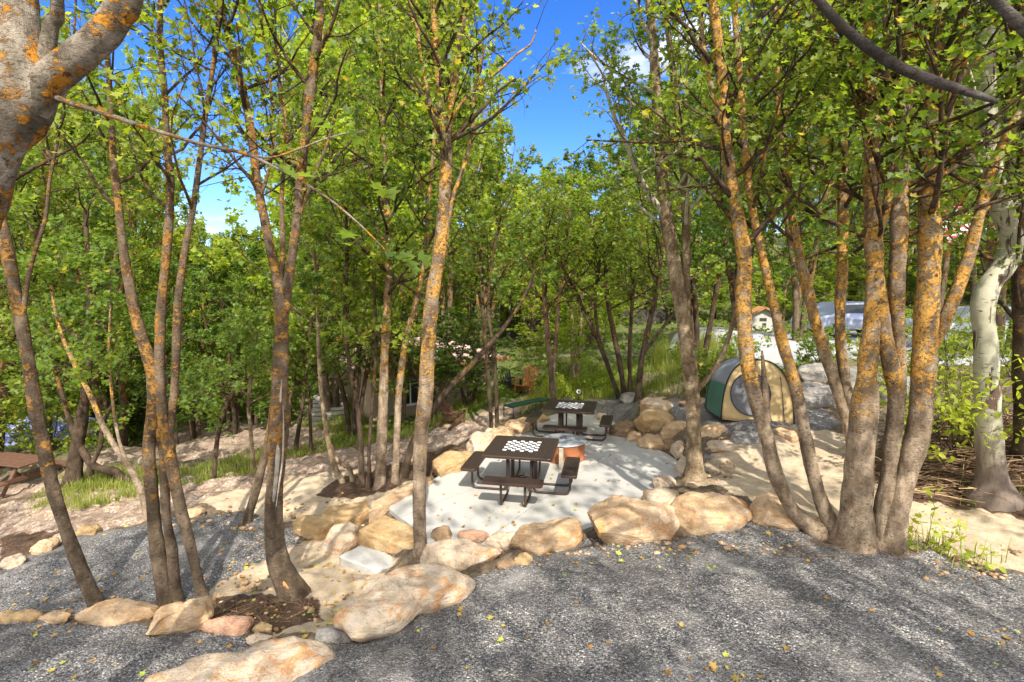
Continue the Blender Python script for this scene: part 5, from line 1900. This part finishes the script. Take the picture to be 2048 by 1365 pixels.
make_tree('dark straight trunk cut by the right edge of the view', [[(2046, 905, 34), (2044, 700, 32), (2040, 500, 30), (2050, 300, 26), (2046, 0, 22)]], 'dark', 3.0, 2, 12, 2.0, seed=23, per=6)
MID = 'thin maples in the mulch island left of the patio'
make_tree('straight orange stem pair in the mulch island beside the centre maple', [
    [(760, 975, 24), (764, 880, 23), (767, 780, 20), (771, 680, 18), (776, 560, 16), (775, 440, 14), (770, 330, 12), (765, 200, 10), (760, 20, 8)],
    [(790, 970, 16), (794, 880, 15), (798, 780, 14), (812, 680, 13), (835, 590, 12), (850, 500, 10), (858, 400, 8), (870, 260, 6)]], 'orange', 3.4, 1.6, 14, 1.7, group=MID, seed=24, per=6, bend=.3)
make_tree('pale snaking stem with a hooked side shoot at the left end of the mulch island', [
    [(686, 968, 12), (668, 930, 11), (656, 880, 10), (648, 830, 9), (640, 760, 8), (636, 660, 7), (630, 520, 6), (615, 380, 5)],
    [(706, 970, 10), (700, 940, 10), (684, 928, 10), (670, 915, 9), (664, 890, 8)]], 'tan', 2.6, 0, 14, 1.2, group=MID, seed=25, per=6)
make_tree('dark twin stems in the middle of the mulch island', [
    [(724, 972, 14), (722, 900, 12), (716, 820, 11), (700, 740, 9), (690, 640, 8), (694, 520, 7), (690, 380, 6)],
    [(740, 965, 9), (738, 900, 8), (744, 820, 8), (752, 700, 7), (748, 560, 6)]], 'dark', 2.2, 0, 14, 1.3, group=MID, seed=26, per=7)
make_tree('long dark stem leaning far to the right over the pinkish path', [[(806, 955, 20), (825, 890, 17), (855, 835, 14), (900, 775, 13), (950, 722, 12), (1000, 665, 10), (1045, 600, 7), (1070, 540, 5)]], 'dark', 3.0, 0, 12, 1.1, group=MID, seed=27, per=6, bend=.6)
make_tree('slim dark twin stems at the patio wall behind the near table', [
    [(984, 868, 10), (978, 780, 9), (972, 700, 8), (966, 620, 8), (962, 540, 7), (955, 440, 6), (950, 330, 5)],
    [(995, 864, 9), (992, 780, 9), (988, 700, 8), (976, 620, 7), (985, 520, 6), (1005, 420, 5)]], 'dark', 3.0, 0, 14, 1.7, seed=28, per=8, leafmat=M_LEAF)
make_tree('orange lit trunk behind the far table, branching low', [
    [(1106, 822, 15), (1104, 760, 14), (1098, 700, 13), (1092, 640, 12), (1088, 560, 9), (1092, 460, 7)],
    [(1106, 760, 9), (1112, 680, 9), (1118, 600, 8), (1130, 520, 7), (1140, 420, 5)]], 'brown', 2.9, 0, 16, 2.0, seed=29, per=8)
FAR4 = 'dark spreading maples beyond the far gravel'
make_tree('dark stem leaning left beyond the far gravel', [[(1238, 797, 10), (1222, 750, 10), (1200, 690, 10), (1176, 640, 9), (1148, 580, 7), (1120, 520, 5)], [(1200, 690, 7), (1190, 610, 6), (1200, 520, 5)]], 'dark', 2.9, 0, 16, 1.9, group=FAR4, seed=30, per=8)
make_tree('dark forked trunk in the middle beyond the far gravel', [[(1250, 797, 13), (1240, 730, 12), (1228, 670, 12), (1215, 600, 9), (1210, 520, 7), (1200, 430, 5)], [(1261, 796, 10), (1259, 720, 9), (1262, 640, 8), (1270, 540, 6)]], 'dark', 2.9, 0, 16, 2.0, group=FAR4, seed=31, per=8)
make_tree('dark trunk leaning right beyond the far gravel', [[(1276, 800, 14), (1282, 730, 13), (1296, 660, 12), (1312, 590, 10), (1325, 500, 7), (1330, 400, 5)], [(1286, 710, 7), (1330, 650, 6), (1370, 600, 5)]], 'dark', 3.0, 0, 16, 2.0, group=FAR4, seed=32, per=8)
make_tree('thin orange stem leaning left across the pinkish clearing', [[(296, 1034, 15), (280, 975, 14), (255, 930, 13), (225, 885, 12), (203, 845, 12), (180, 790, 11), (150, 730, 9), (120, 660, 7), (100, 560, 6)], [(258, 935, 8), (238, 880, 7), (225, 800, 6), (218, 700, 5), (222, 600, 4)]], 'orange', 1.6, 0, 12, 1.2, seed=33, per=7, bend=.5)
make_tree('stout grey stump like trunk with a fallen dark limb in the grass left', [[(148, 968, 34), (152, 910, 28), (162, 850, 24), (172, 780, 18), (180, 690, 14), (178, 560, 10), (170, 420, 8)], [(268, 975, 22), (230, 945, 20), (185, 930, 16), (150, 870, 13), (130, 810, 10), (110, 740, 7)], [(182, 932, 10), (200, 895, 9), (205, 850, 8), (230, 800, 6)]], 'dark', 1.2, 0, 12, 1.7, seed=34, per=8, leafmat=M_LEAF_COOL)
make_tree('dark small tree with one bent stem in the grass strip behind the clearing', [[(428, 965, 11), (432, 900, 10), (440, 850, 10), (458, 800, 9), (490, 760, 7), (530, 720, 5)]], 'dark', .4, 0, 16, 1.5, seed=35, per=9, leafmat=M_LEAF_COOL)
make_tree('thin pale orange stem standing in the grass strip', [[(508, 940, 9), (502, 870, 8), (497, 800, 8), (505, 740, 7), (515, 660, 5)]], 'tan', .8, 0, 14, 1.3, seed=36, per=8, leafmat=M_LEAF_COOL)
make_tree('dark trunk cut by the left edge of the view', [[(-15, 920, 30), (5, 800, 26), (22, 700, 22), (40, 600, 20), (70, 500, 18), (92, 400, 16), (98, 300, 14)]], 'brown', 1.0, 0, 12, 1.9, seed=37, per=8)
make_tree('dark stem pair behind the pale snaking stem', [[(590, 905, 10), (600, 840, 9), (612, 760, 8), (620, 660, 7), (640, 520, 6)], [(622, 890, 7), (618, 800, 7), (606, 700, 6)]], 'dark', .6, 0, 14, 1.6, seed=38, per=8)

# the close grey trunk at the upper left, its limb and the long thin branch across the view
_b = np.array([-2.95, 2.45, h(-2.95, 2.45)])
t0 = make_tree('close thick forked trunk at the upper left corner, grey bark with orange lichen', [
    [(-260, 1790, 104), (-250, 1300, 100), (-200, 900, 98), (-120, 600, 98), (-52, 430, 98), (-8, 300, 100), (34, 225, 104), (56, 165, 94), (40, 85, 70), (34, 0, 66), (30, -80, 60)],
    [(62, 215, 70), (100, 160, 68), (150, 118, 62), (200, 75, 56), (236, 28, 52), (262, -40, 48)],
    [(84, 150, 30), (94, 100, 26), (102, 50, 24), (112, -30, 22)],
    [(90, 185, 16), (135, 205, 12), (200, 225, 10), (300, 258, 9), (400, 288, 8), (480, 305, 8), (530, 325, 6), (600, 362, 6), (660, 400, 5), (720, 450, 4), (770, 500, 3)],
    [(500, 312, 5), (545, 315, 5), (600, 298, 4), (660, 275, 3), (730, 262, 2.5)]],
    'grey', 5.6, 2.2, 10, 1.4, seed=40, per=7, ws=.94, Y=2.4, flare=False, base=_b)
t0.location = t0.location


def spray(root, pts_px, Y, rng, n=26, spread=0.10, size=.06, mat=None):
    base = np.array(root.location)
    P = np.array([P_y(a, b, Y + rng.uniform(-.12, .12)) for a, b in pts_px for _ in range(n)])
    P = P + rng.normal(0, spread, P.shape) * np.array([1, 1, .45])
    link('crown', leaf_mesh('crown', P - base, size, rng, MAPLE, up=1.2, rand=.5), root, mat or M_LEAF_COOL)  # leaf sprays along the thin branch, apart from the tree's main crown


_rng = np.random.default_rng(5)
spray(t0, [(705, 478), (620, 350), (560, 318), (790, 505), (845, 520), (730, 270), (770, 375), (660, 250)], 2.4, _rng, 4, .045, .075)

# limb of a tree just outside the view on the right, its cut grey end hanging into the view
_b2 = np.array([3.9, 1.5, h(3.9, 1.5)])
t1 = make_tree('smooth dark limb with a pale broken tip slanting in from the top right corner', [
    [(1995, 205, 10), (1960, 192, 17), (1890, 170, 22), (1810, 140, 23), (1740, 98, 23), (1680, 48, 22), (1630, -10, 21), (1580, -90, 20), (1540, -220, 20)],
    [(2100, 110, 26), (2030, 40, 24), (1985, -5, 22), (1940, -60, 20), (1900, -180, 18)]],
    'limb', 8.0, 0, 0, 1.0, seed=41, ws=.8, Y=1.9, flare=False, base=_b2, name='overhanging_limb')
# its own trunk, beyond the right edge of the view
_tr = trunk_mesh('trunk', *dense_path([(3.9, 1.5, h(3.9, 1.5) - .2), (3.85, 1.5, 2.5), (3.6, 1.6, 4.6), (2.9, 1.7, 5.6), (P_y(1900, -180, 1.9)[0], 1.9, P_y(1900, -180, 1.9)[2])], [.17, .15, .12, .08, .02], .08), _b2, 14, 1.0, None, 3)
link('trunk', _tr, t1, M_BARK['grey'])
_tr = trunk_mesh('trunk', *dense_path([(2.9, 1.7, 5.6), (2.2, 1.85, 5.9), tuple(P_y(1540, -220, 1.9))], [.07, .04, .018], .08), _b2, 10, 1.0, None, 4)
link('trunk', _tr, t1, M_BARK['grey'])

# trees behind and beside the camera, out of view, whose crowns dapple the light
def world_tree(x, y, H_, label, seed, z0=4.5, blen=2.2, per=6, dens=1.0, nb=12, lean=(0, 0), group='trees behind the viewpoint', mat=None):
    rng = np.random.default_rng(seed)
    b = np.array([x, y, h(x, y)])
    r = empty('maple_tree', tuple(b))
    tag(r, label, 'tree', group)
    sts = []
    for s in range(2):
        q = [(x, y, b[2] - .2), (x + lean[0] * .3 + rng.uniform(-.2, .2), y + lean[1] * .3, b[2] + H_ * .3), (x + lean[0] * .7 + rng.uniform(-.4, .4), y + lean[1] * .7, b[2] + H_ * .65), (x + lean[0] + rng.uniform(-.8, .8), y + lean[1] + rng.uniform(-.5, .5), b[2] + H_)]
        P, R = dense_path(q, [.10, .085, .06, .015], .12)
        link('trunk', trunk_mesh('trunk', P, R, b, 12, 1.0, b[2], seed + s), r, M_BARK['orange'])
        ok = np.where(P[:, 2] > z0)[0]
        idx = ok[(np.linspace(0, .999, nb) * len(ok)).astype(int)]
        az = np.arange(nb) * 2.4 + s
        el = rng.uniform(.2, .8, nb)
        sts.append((P[idx], np.stack([np.cos(az) * np.cos(el), np.sin(az) * np.cos(el), np.sin(el)], 1), blen * rng.uniform(.7, 1.2, nb), np.full(nb, .03)))
    c = [np.concatenate([a[i] for a in sts]) for i in range(4)]
    grow_crown(r, b, *c, rng, 'orange', mat or M_LEAF, .10, LEAF3, per, 5, 4, .85, dens)


BH = 'maples behind the viewpoint shading the gravel'
world_tree(-3.6, -2.6, 9.5, 'forked maple on the gravel behind the viewpoint', 51, 5.2, 2.6, 7, 1, 13, group=BH)
world_tree(1.2, -4.2, 10.5, 'forked maple on the gravel behind the viewpoint', 52, 5.5, 2.6, 7, 1, 13, group=BH)
world_tree(4.8, -1.6, 9.8, 'forked maple on the gravel behind the viewpoint', 53, 5.0, 2.5, 7, 1, 13, group=BH)
world_tree(-8.5, 1.0, 9.0, 'forked maple on the gravel behind the viewpoint', 54, 4.0, 2.2, 5, .8, 10, group=BH)
world_tree(-1.2, -6.5, 11.5, 'forked maple on the gravel behind the viewpoint', 56, 5.5, 2.6, 7, 1, 13, group=BH)
world_tree(3.6, -6.6, 11.5, 'forked maple on the gravel behind the viewpoint', 57, 5.5, 2.6, 7, 1, 13, group=BH)
world_tree(8.5, 2.5, 9.5, 'forked maple on the gravel behind the viewpoint', 55, 4.5, 2.2, 5, .8, 10, group=BH)


# ------------------------------------------------------------------ the wood all around: five kinds of tree, copied
def proto_tree(seed, Ht, nst, z0f, blen, nb, mat, lsize, per, bark, spread=1.0, k2=6, k3=4):
    rng = np.random.default_rng(seed)
    r = empty('background_maple', (0, 0, 0))
    sts = []
    O = np.zeros(3)
    for s in range(nst):
        a = s * 2.3 + rng.uniform(0, 1)
        lx, ly = math.cos(a) * spread, math.sin(a) * spread
        hh = Ht * rng.uniform(.85, 1.0)
        q = [(lx * .08, ly * .08, -.3), (lx * .2 + rng.uniform(-.1, .1), ly * .2, hh * .2), (lx * .55 + rng.uniform(-.2, .2), ly * .55, hh * .5), (lx * .8 + rng.uniform(-.3, .3), ly * .8, hh * .8), (lx, ly, hh)]
        P, R = dense_path(q, [.10, .085, .06, .035, .01], .25)
        link('trunk', trunk_mesh('trunk', P, R, O, 8, 1.0, None, seed + s), r, M_BARK[bark])
        ok = np.where(P[:, 2] > Ht * z0f)[0]
        n = nb
        idx = ok[(np.linspace(0, .999, n) * len(ok)).astype(int)]
        az = np.arange(n) * 2.4 + s * 1.1
        el = rng.uniform(.05, .9, n)
        f = np.linspace(0, 1, n)
        sts.append((P[idx], np.stack([np.cos(az) * np.cos(el), np.sin(az) * np.cos(el), np.sin(el)], 1), blen * rng.uniform(.7, 1.2, n) * (1.1 - .6 * f), np.full(n, .022)))
    c = [np.concatenate([a[i] for a in sts]) for i in range(4)]
    grow_crown(r, O, *c, rng, bark, mat, lsize, LEAF3, per, k2, k3, .9, 1.0)
    return r


PROTO = [
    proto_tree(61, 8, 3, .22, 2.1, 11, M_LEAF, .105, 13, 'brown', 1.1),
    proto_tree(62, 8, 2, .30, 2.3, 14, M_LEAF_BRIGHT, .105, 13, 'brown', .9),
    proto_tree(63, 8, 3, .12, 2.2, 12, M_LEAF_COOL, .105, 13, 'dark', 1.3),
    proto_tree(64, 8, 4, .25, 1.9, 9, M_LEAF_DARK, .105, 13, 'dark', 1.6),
    proto_tree(65, 8, 2, .06, 1.9, 15, M_LEAF_BRIGHT, .10, 13, 'tan', .7),
]
_used = [False] * 5


def skyline(px):
    xs = [-400, 330, 350, 400, 540, 600, 640, 700, 900, 960, 990, 1060, 1180, 1240, 1300, 1420, 1500, 2500]
    ys = [150, 200, 430, 470, 480, 440, 60, -60, -40, 200, 330, 365, 330, 300, 180, 120, -20, -80]
    return float(np.interp(px, xs, ys))


_r = random.Random(9)
KINDNAME = ['green', 'sunlit yellow green', 'cool green', 'dark stemmed green', 'low branched bright green']


def plant(px, Y, kind, top=None, wid=None, extra=''):
    x = (px - 1024) / F * Y
    z = h(x, Y)
    sp = skyline(px) if top is None else top
    zt = EYE + (578 - sp) * Y / F
    Hh = max(zt - z, 3.0)
    o = PROTO[kind] if not _used[kind] else copy_tree(PROTO[kind])
    _used[kind] = True
    s = Hh / 8.3
    w = min(max(s, .75), 1.5) if wid is None else wid
    o.location = (x, Y, z - .05)
    o.rotation_euler = (0, 0, _r.uniform(0, 6.28))
    o.scale = (w, w, s)
    where = 'left' if px < 600 else ('middle' if px < 1250 else 'right')
    dist = 'nearer wood' if Y < 17 else ('middle wood' if Y < 27 else 'farthest wood')
    place = {'left': 'left of the wounded trunk', 'middle': 'behind the patio', 'right': 'to the right of the far gravel'}[where]
    tag(o, f'{KINDNAME[kind]} tree, {dist} {place}', 'tree', f'{KINDNAME[kind]} trees, {dist} {place}')


# nearer individuals
for px, Y, k, top in ((-120, 12.5, 2, 100), (60, 17.5, 2, 300), (215, 18.5, 0, 330), (330, 17.5, 2, 520), (455, 16.5, 2, 560), (560, 17, 0, 520), (-60, 21, 4, 420), (130, 23, 4, 400),
                      (660, 17.0, 1, 120), (735, 20.5, 1, -60), (830, 23, 0, -60), (900, 24, 1, 0),
                      (700, 15.0, 3, 420), (1400, 17.2, 3, 200), (1600, 18.0, 0, 80), (868, 15.6, 3, 600), (795, 15.8, 0, 470), (935, 16.6, 2, 640), (2010, 15.5, 0, -100), (1870, 26, 1, 60), (1960, 25, 3, 0), (2180, 14, 3, -100), (1480, 20, 3, 250)):
    plant(px, Y, k, top)
for Y, step in ((21, 150), (27, 95), (34, 95), (44, 75), (60, 60)):
    px = -420 + _r.uniform(0, 60)
    while px < 2500:
        x = (px - 1024) / F * Y
        road = (5 < x < 27 and 13 < Y < 29)
        cab = (700 < px < 1040 and Y < 24)
        if not road and not cab:
            sp = skyline(px) + _r.uniform(-25, 25)
            plant(px, Y + _r.uniform(-2, 2), _r.choice([0, 1, 4, 2, 3, 4] if Y < 40 else [0, 1, 4, 4]), min(sp, 560 - (0 if Y > 20 else 50)))
        px += step * _r.uniform(.75, 1.25)
for Y, step, t0_, t1_ in ((30.5, 52, 455, 520), (25, 85, 500, 560)):
    px = -420
    while px < 2500:
        x = (px - 1024) / F * Y
        if not (5 < x < 27 and 13 < Y < 29) and not (690 < px < 1040 and Y < 27):
            plant(px, Y + _r.uniform(-1, 1), _r.choice([4, 4, 2, 0]), _r.uniform(t0_, t1_), wid=_r.uniform(.75, 1.05))
        px += step * _r.uniform(.75, 1.25)
for k in range(5):
    if not _used[k]: plant(300 + k * 60, 50, k)

# ------------------------------------------------------------------ shrubs
def shrub(label, px, py, n, ln, mat, lsize, shape, seed, per=6, k2=5, k3=3, el0=.5, el1=1.3, dirx=None, zoff=0.0, name='shrub', rad=.008):
    rng = np.random.default_rng(seed)
    g = G(px, py)
    b = np.array([g[0], g[1], h(g[0], g[1]) + zoff])
    r = empty(name, tuple(b))
    tag(r, label, 'shrub')
    az = rng.uniform(0, 6.28, n)
    el = rng.uniform(el0, el1, n)
    d = np.stack([np.cos(az) * np.cos(el), np.sin(az) * np.cos(el), np.sin(el)], 1)
    if dirx is not None: d = d * .6 + np.array(dirx)
    st = b + np.c_[rng.normal(0, .08, (n, 2)), np.full(n, -.03)]
    grow_crown(r, b, st, d, ln * rng.uniform(.6, 1.1, n), np.full(n, rad), rng, 'dark', mat, lsize, shape, per, k2, k3)
    return r


shrub('bright leafy shrub reaching over the brush between the bent trunk and the white aspen', 1915, 905, 18, 2.3, M_LEAF_BRIGHT, .10, OVAL, 71, 6, 6, 3, .5, 1.3)
shrub('small green sapling with broad leaves at the gravel edge below the bent trunk', 1868, 1112, 6, .55, M_LEAF_BRIGHT, .085, OVAL, 72, 4, 3, 2, .2, 1.1, rad=.005)
shrub('bright green bushy plant behind the far table', 1105, 795, 14, .8, M_LEAF_BRIGHT, .07, OVAL, 73, 7, 5, 3, .3, 1.3)
shrub('green leafy plant left of the dark trunks beyond the far gravel', 1195, 782, 14, .8, M_LEAF_BRIGHT, .07, OVAL, 74, 7, 5, 3, .3, 1.3)
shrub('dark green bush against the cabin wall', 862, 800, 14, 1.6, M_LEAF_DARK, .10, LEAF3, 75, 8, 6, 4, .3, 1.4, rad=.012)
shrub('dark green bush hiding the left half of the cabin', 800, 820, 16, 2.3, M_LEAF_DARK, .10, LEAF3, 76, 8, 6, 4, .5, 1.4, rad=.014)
shrub('leafy green bush beside the blue canopy', 105, 900, 16, 2.4, M_LEAF, .11, LEAF3, 77, 8, 6, 4, .4, 1.4, rad=.014)
shrub('pale green bush in the sun beyond the grass strip', 560, 850, 16, 2.0, M_LEAF_COOL, .10, LEAF3, 78, 8, 6, 4, .3, 1.4, rad=.012)
shrub('tall green bush at the far side of the pinkish clearing', 420, 858, 18, 2.8, M_LEAF, .11, LEAF3, 79, 8, 6, 4, .4, 1.4, rad=.014)
shrub('rounded green bush left of the wounded trunk', 250, 880, 18, 2.8, M_LEAF_COOL, .11, LEAF3, 80, 8, 6, 4, .4, 1.4, rad=.014)
shrub('green bush between the aspen and the tent', 1425, 790, 12, 1.3, M_LEAF, .08, LEAF3, 81, 7, 5, 4, .4, 1.3, rad=.010)


for i_, (a_, b_, l_) in enumerate(((1640, 735, 1.3), (1760, 728, 1.5), (1870, 740, 1.7), (2020, 760, 1.8), (1470, 740, 1.2))):
    shrub(['sparse green bush on the road edge left of the twin speckled stems', 'green bush on the road edge behind the thick orange stems', 'green bush on the road edge behind the bent trunk', 'green bush on the road edge right of the white aspen', 'green bush behind the top of the tent'][i_], a_, b_, 10, l_, M_LEAF, .08, LEAF3, 90 + i_, 7, 5, 3, .5, 1.4, rad=.009)

# ------------------------------------------------------------------ grass, undergrowth, litter
def sample_poly(poly, n, rng):
    lo, hi = poly.min(0), poly.max(0)
    out = np.zeros((0, 2))
    while len(out) < n:
        p = rng.uniform(lo, hi, (n * 2, 2))
        out = np.concatenate([out, p[poly_sd(p, poly) > 0]])
    return out[:n]


def grass(label, px_poly, dens, ht, seed, name='grass', mat=None, clump=True):
    rng = np.random.default_rng(seed)
    poly = reg_poly(px_poly)
    area = abs(0.5 * sum(poly[i][0] * poly[(i + 1) % len(poly)][1] - poly[(i + 1) % len(poly)][0] * poly[i][1] for i in range(len(poly))))
    n = int(min(area * dens, 26000))
    if clump:
        c = sample_poly(poly, max(8, n // 40), rng)
        p = c[rng.integers(0, len(c), n)] + rng.normal(0, .11, (n, 2))
        cs = rng.uniform(.45, 1.25, len(c))
        hs = cs[rng.integers(0, len(c), n)]
    else:
        p = sample_poly(poly, n, rng)
        hs = np.ones(n)
    z = H(p[:, 0], p[:, 1])
    hh = ht * hs * rng.uniform(.4, 1.2, n)
    a = rng.uniform(0, 6.28, n)
    u = np.stack([np.cos(a), np.sin(a), np.zeros(n)], 1)
    ln = np.stack([-np.sin(a), np.cos(a), np.zeros(n)], 1) * (rng.uniform(.1, .7, n) * hh)[:, None]
    w = (0.003 + .005 * rng.uniform(0, 1, n))[:, None]
    b = np.c_[p, z - .02]
    up = np.array([0, 0, 1.0])
    v0 = b - u * w
    v1 = b + u * w
    m = b + ln * .3 + up * (hh * .6)[:, None]
    v2 = m + u * w * .8
    v3 = m - u * w * .8
    v4 = b + ln + up * hh[:, None]
    V = np.stack([v0, v1, v2, v3, v4], 1).reshape(-1, 3)
    k = np.arange(n)[:, None] * 5
    me = mesh_np(name, V, [k + np.array([[0, 1, 2, 3]]), k + np.array([[3, 2, 4]])])
    o = link(name, me, None, mat or M_GRASS)
    tag(o, label, 'grass', None, 'stuff')


grass('tufts of green grass under the fallen dark limb left of the lower gravel', [(60, 1012), (120, 955), (250, 930), (330, 945), (430, 925), (540, 900), (560, 930), (450, 962), (320, 985), (200, 1008), (120, 1022)], 900, .20, 1)
grass('dark grass strip between the two pinkish paths', [(500, 928), (640, 880), (780, 850), (860, 845), (858, 862), (800, 882), (700, 894), (560, 920)], 700, .17, 2)
grass('tall wispy grass along the cabin side of the path', [(862, 852), (890, 825), (950, 785), (1035, 765), (1065, 775), (1000, 800), (930, 835), (885, 862)], 600, .36, 3)
grass('low green plants behind the bench', [(1035, 818), (1060, 795), (1100, 765), (1200, 760), (1240, 792), (1170, 798), (1100, 806), (1060, 826)], 700, .28, 4)
grass('tall wild grass among the dark trunks', [(1090, 772), (1110, 730), (1310, 725), (1300, 775), (1240, 790), (1180, 780)], 420, .32, 5)
grass('green grass behind the stone pile', [(1285, 792), (1300, 755), (1420, 742), (1440, 785), (1390, 800), (1300, 796)], 700, .45, 6)
grass('pale seeding grass on the bank below the road', [(1300, 730), (1320, 705), (1460, 700), (1450, 745), (1330, 752)], 500, .65, 7)
grass('sunlit grass below the timber steps', [(600, 850), (640, 815), (720, 810), (730, 850), (660, 872)], 600, .35, 8)
grass('thin grass around the foot of the white aspen', [(1900, 1002), (1930, 975), (2060, 975), (2060, 1020), (1960, 1015)], 350, .22, 9)
grass('few blades and stalks at the foot of the thick trunks', [(1790, 1110), (1800, 1085), (1920, 1095), (1990, 1130), (1900, 1125)], 260, .30, 10)


def undergrowth():
    rng = np.random.default_rng(77)
    n = 60000
    Yv = rng.uniform(13.5, 46, n) ** 1.0
    pxv = rng.uniform(-350, 2400, n)
    p = np.stack([(pxv - 1024) / F * Yv, Yv], 1)
    ok = np.ones(n, bool)
    for k in ('pink', 'sand', 'gravel', 'road'):
        for pl in REGW[k]: ok &= poly_sd(p, pl) < -.25
    ok &= poly_sd(p, SLAB) < -.5
    cl = np.array([mnoise.noise(Vector((a * .55, b * .55, 0))) for a, b in p])
    ok &= (cl > -.12)
    p, cl = p[ok], cl[ok]
    z = H(p[:, 0], p[:, 1]) + rng.uniform(0.02, .55, len(p)) * np.clip(cl + .3, .1, 1)
    me = leaf_mesh('undergrowth', np.c_[p, z], .15, rng, LEAF3, up=.7, rand=.8)
    o = link('undergrowth', me, None, M_LEAF)
    tag(o, 'leafy undergrowth covering the floor of the wood behind the paths', 'undergrowth', None, 'stuff')


undergrowth()


def litter():
    rng = np.random.default_rng(31)
    P = []
    def scat(px0, px1, py0, py1, n):
        k = max(3, n // 7)
        cx, cy = rng.uniform(px0, px1, k), rng.uniform(py0, py1, k)
        for _ in range(n):
            if rng.uniform() < .45: a, b = rng.uniform(px0, px1), rng.uniform(py0, py1)
            else:
                q = rng.integers(0, k)
                a, b = cx[q] + rng.normal(0, 45), cy[q] + rng.normal(0, 14)
            P.append(G(a, min(b, 1400)))
    scat(0, 2048, 1100, 1365, 130)
    scat(0, 600, 1040, 1250, 110)
    scat(860, 1340, 900, 1080, 110)
    scat(1000, 1450, 1070, 1140, 40)
    scat(430, 820, 1080, 1260, 130)
    scat(1400, 2000, 900, 1100, 110)
    P = np.array(P)
    s = poly_sd(P[:, :2], SLAB)
    z = np.where(s > 0, 0.002, H(P[:, 0], P[:, 1])) + .012
    pos = np.c_[P[:, :2], z]
    me = leaf_mesh('fallen_leaves', pos, .050, rng, MAPLE, up=1.6, rand=.28, down=0)
    o = link('fallen_leaves', me, None, M_FALLEN)
    tag(o, 'yellow, green and brown maple leaves fallen on the gravel, sand and patio', 'fallen leaves', None, 'stuff')


litter()


def brush():
    rng = np.random.default_rng(17)
    poly = reg_poly([(1790, 1000), (1760, 930), (1800, 870), (1900, 850), (2060, 850), (2200, 860), (2200, 1040), (2048, 1025), (1890, 1005)])
    n = 700
    p = sample_poly(poly, n, rng)
    z = H(p[:, 0], p[:, 1]) + rng.uniform(.02, .22, n)
    a = rng.normal(0.15, .5, n)
    d = np.stack([np.cos(a), np.sin(a), rng.normal(0, .10, n)], 1)
    pts, r = grow(np.c_[p, z], d, rng.uniform(.3, 1.5, n), rng.uniform(.003, .011, n), 5, .07, -.01, rng, .5)
    V, Fq = tube_batch(pts, r, 5)
    half = len(V) // 2
    o = link('brush_pile', mesh_np('brush_pile', V, [Fq], smooth=True), None, M_TWIG)
    o.data.materials.append(M_DRYTWIG)
    mi = (rng.uniform(0, 1, n) > .6).astype(np.int32).repeat(len(Fq) // n)
    o.data.polygons.foreach_set("material_index", mi)
    tag(o, 'tangle of brown dead sticks and twigs around the white aspen', 'brush', None, 'stuff')
    # dead twigs and bark bits on the mulch and under the trunks
    st = []
    for a0, a1, b0, b1, m in ((640, 860, 890, 985, 240), (430, 640, 1195, 1255, 120), (560, 760, 1010, 1110, 120), (1680, 1800, 880, 1000, 120), (0, 560, 900, 1000, 160), (1560, 1900, 1060, 1120, 90), (1600, 1700, 800, 850, 60)):
        for _ in range(m): st.append(G(rng.uniform(a0, a1), rng.uniform(b0, b1)))
    st = np.array(st)
    st[:, 2] += .012
    n = len(st)
    a = rng.uniform(0, 6.28, n)
    pts, r = grow(st, np.stack([np.cos(a), np.sin(a), rng.normal(0, .05, n)], 1), rng.uniform(.05, .35, n), rng.uniform(.002, .006, n), 3, .1, 0, rng, .6)
    V, Fq = tube_batch(pts, r, 4)
    o = link('twig_litter', mesh_np('twig_litter', V, [Fq], smooth=True), None, M_TWIG)
    tag(o, 'small dead twigs scattered on the mulch and soil', 'twigs', None, 'stuff')


brush()


def loose_stones():
    rng = np.random.default_rng(23)
    bm = bmesh.new()
    bmesh.ops.create_icosphere(bm, subdivisions=1, radius=1)
    T = np.array([v.co[:] for v in bm.verts])
    Fi = np.array([[v.index for v in f.verts] for f in bm.faces])
    bm.free()
    st = []
    for a0, a1, b0, b1, m in ((430, 800, 1070, 1260, 260), (1180, 1300, 840, 900, 140), (560, 760, 1000, 1080, 160), (1350, 1480, 870, 970, 130), (1000, 1620, 1085, 1110, 120), (280, 600, 1010, 1060, 90), (0, 700, 900, 1060, 240), (1850, 2040, 1090, 1160, 120), (1000, 1100, 1085, 1130, 60)):
        for _ in range(m): st.append(G(rng.uniform(a0, a1), rng.uniform(b0, b1)))
    st = np.array(st)
    st = st[poly_sd(st[:, :2], SLAB) < -.03]
    n = len(st)
    s = rng.uniform(.010, .034, n) * rng.choice([1, 1, 1, 1.7], n)
    V = st[:, None] + (T[None] * (1 + rng.normal(0, .16, (n, len(T), 1)))) * s[:, None, None] * np.array([1, .85, .6])
    f = (np.arange(n)[:, None, None] * len(T) + Fi[None]).reshape(-1, 3)
    o = link('loose_stones', mesh_np('loose_stones', V.reshape(-1, 3), [f]), None, M_ROCK['brown'])
    o.data.materials.append(M_ROCK['tan'])
    o.data.polygons.foreach_set("material_index", (rng.uniform(0, 1, n) > .45).astype(np.int32).repeat(len(Fi)))
    tag(o, 'small loose stones on the sand and soil around the boulders', 'stones', None, 'stuff')


loose_stones()
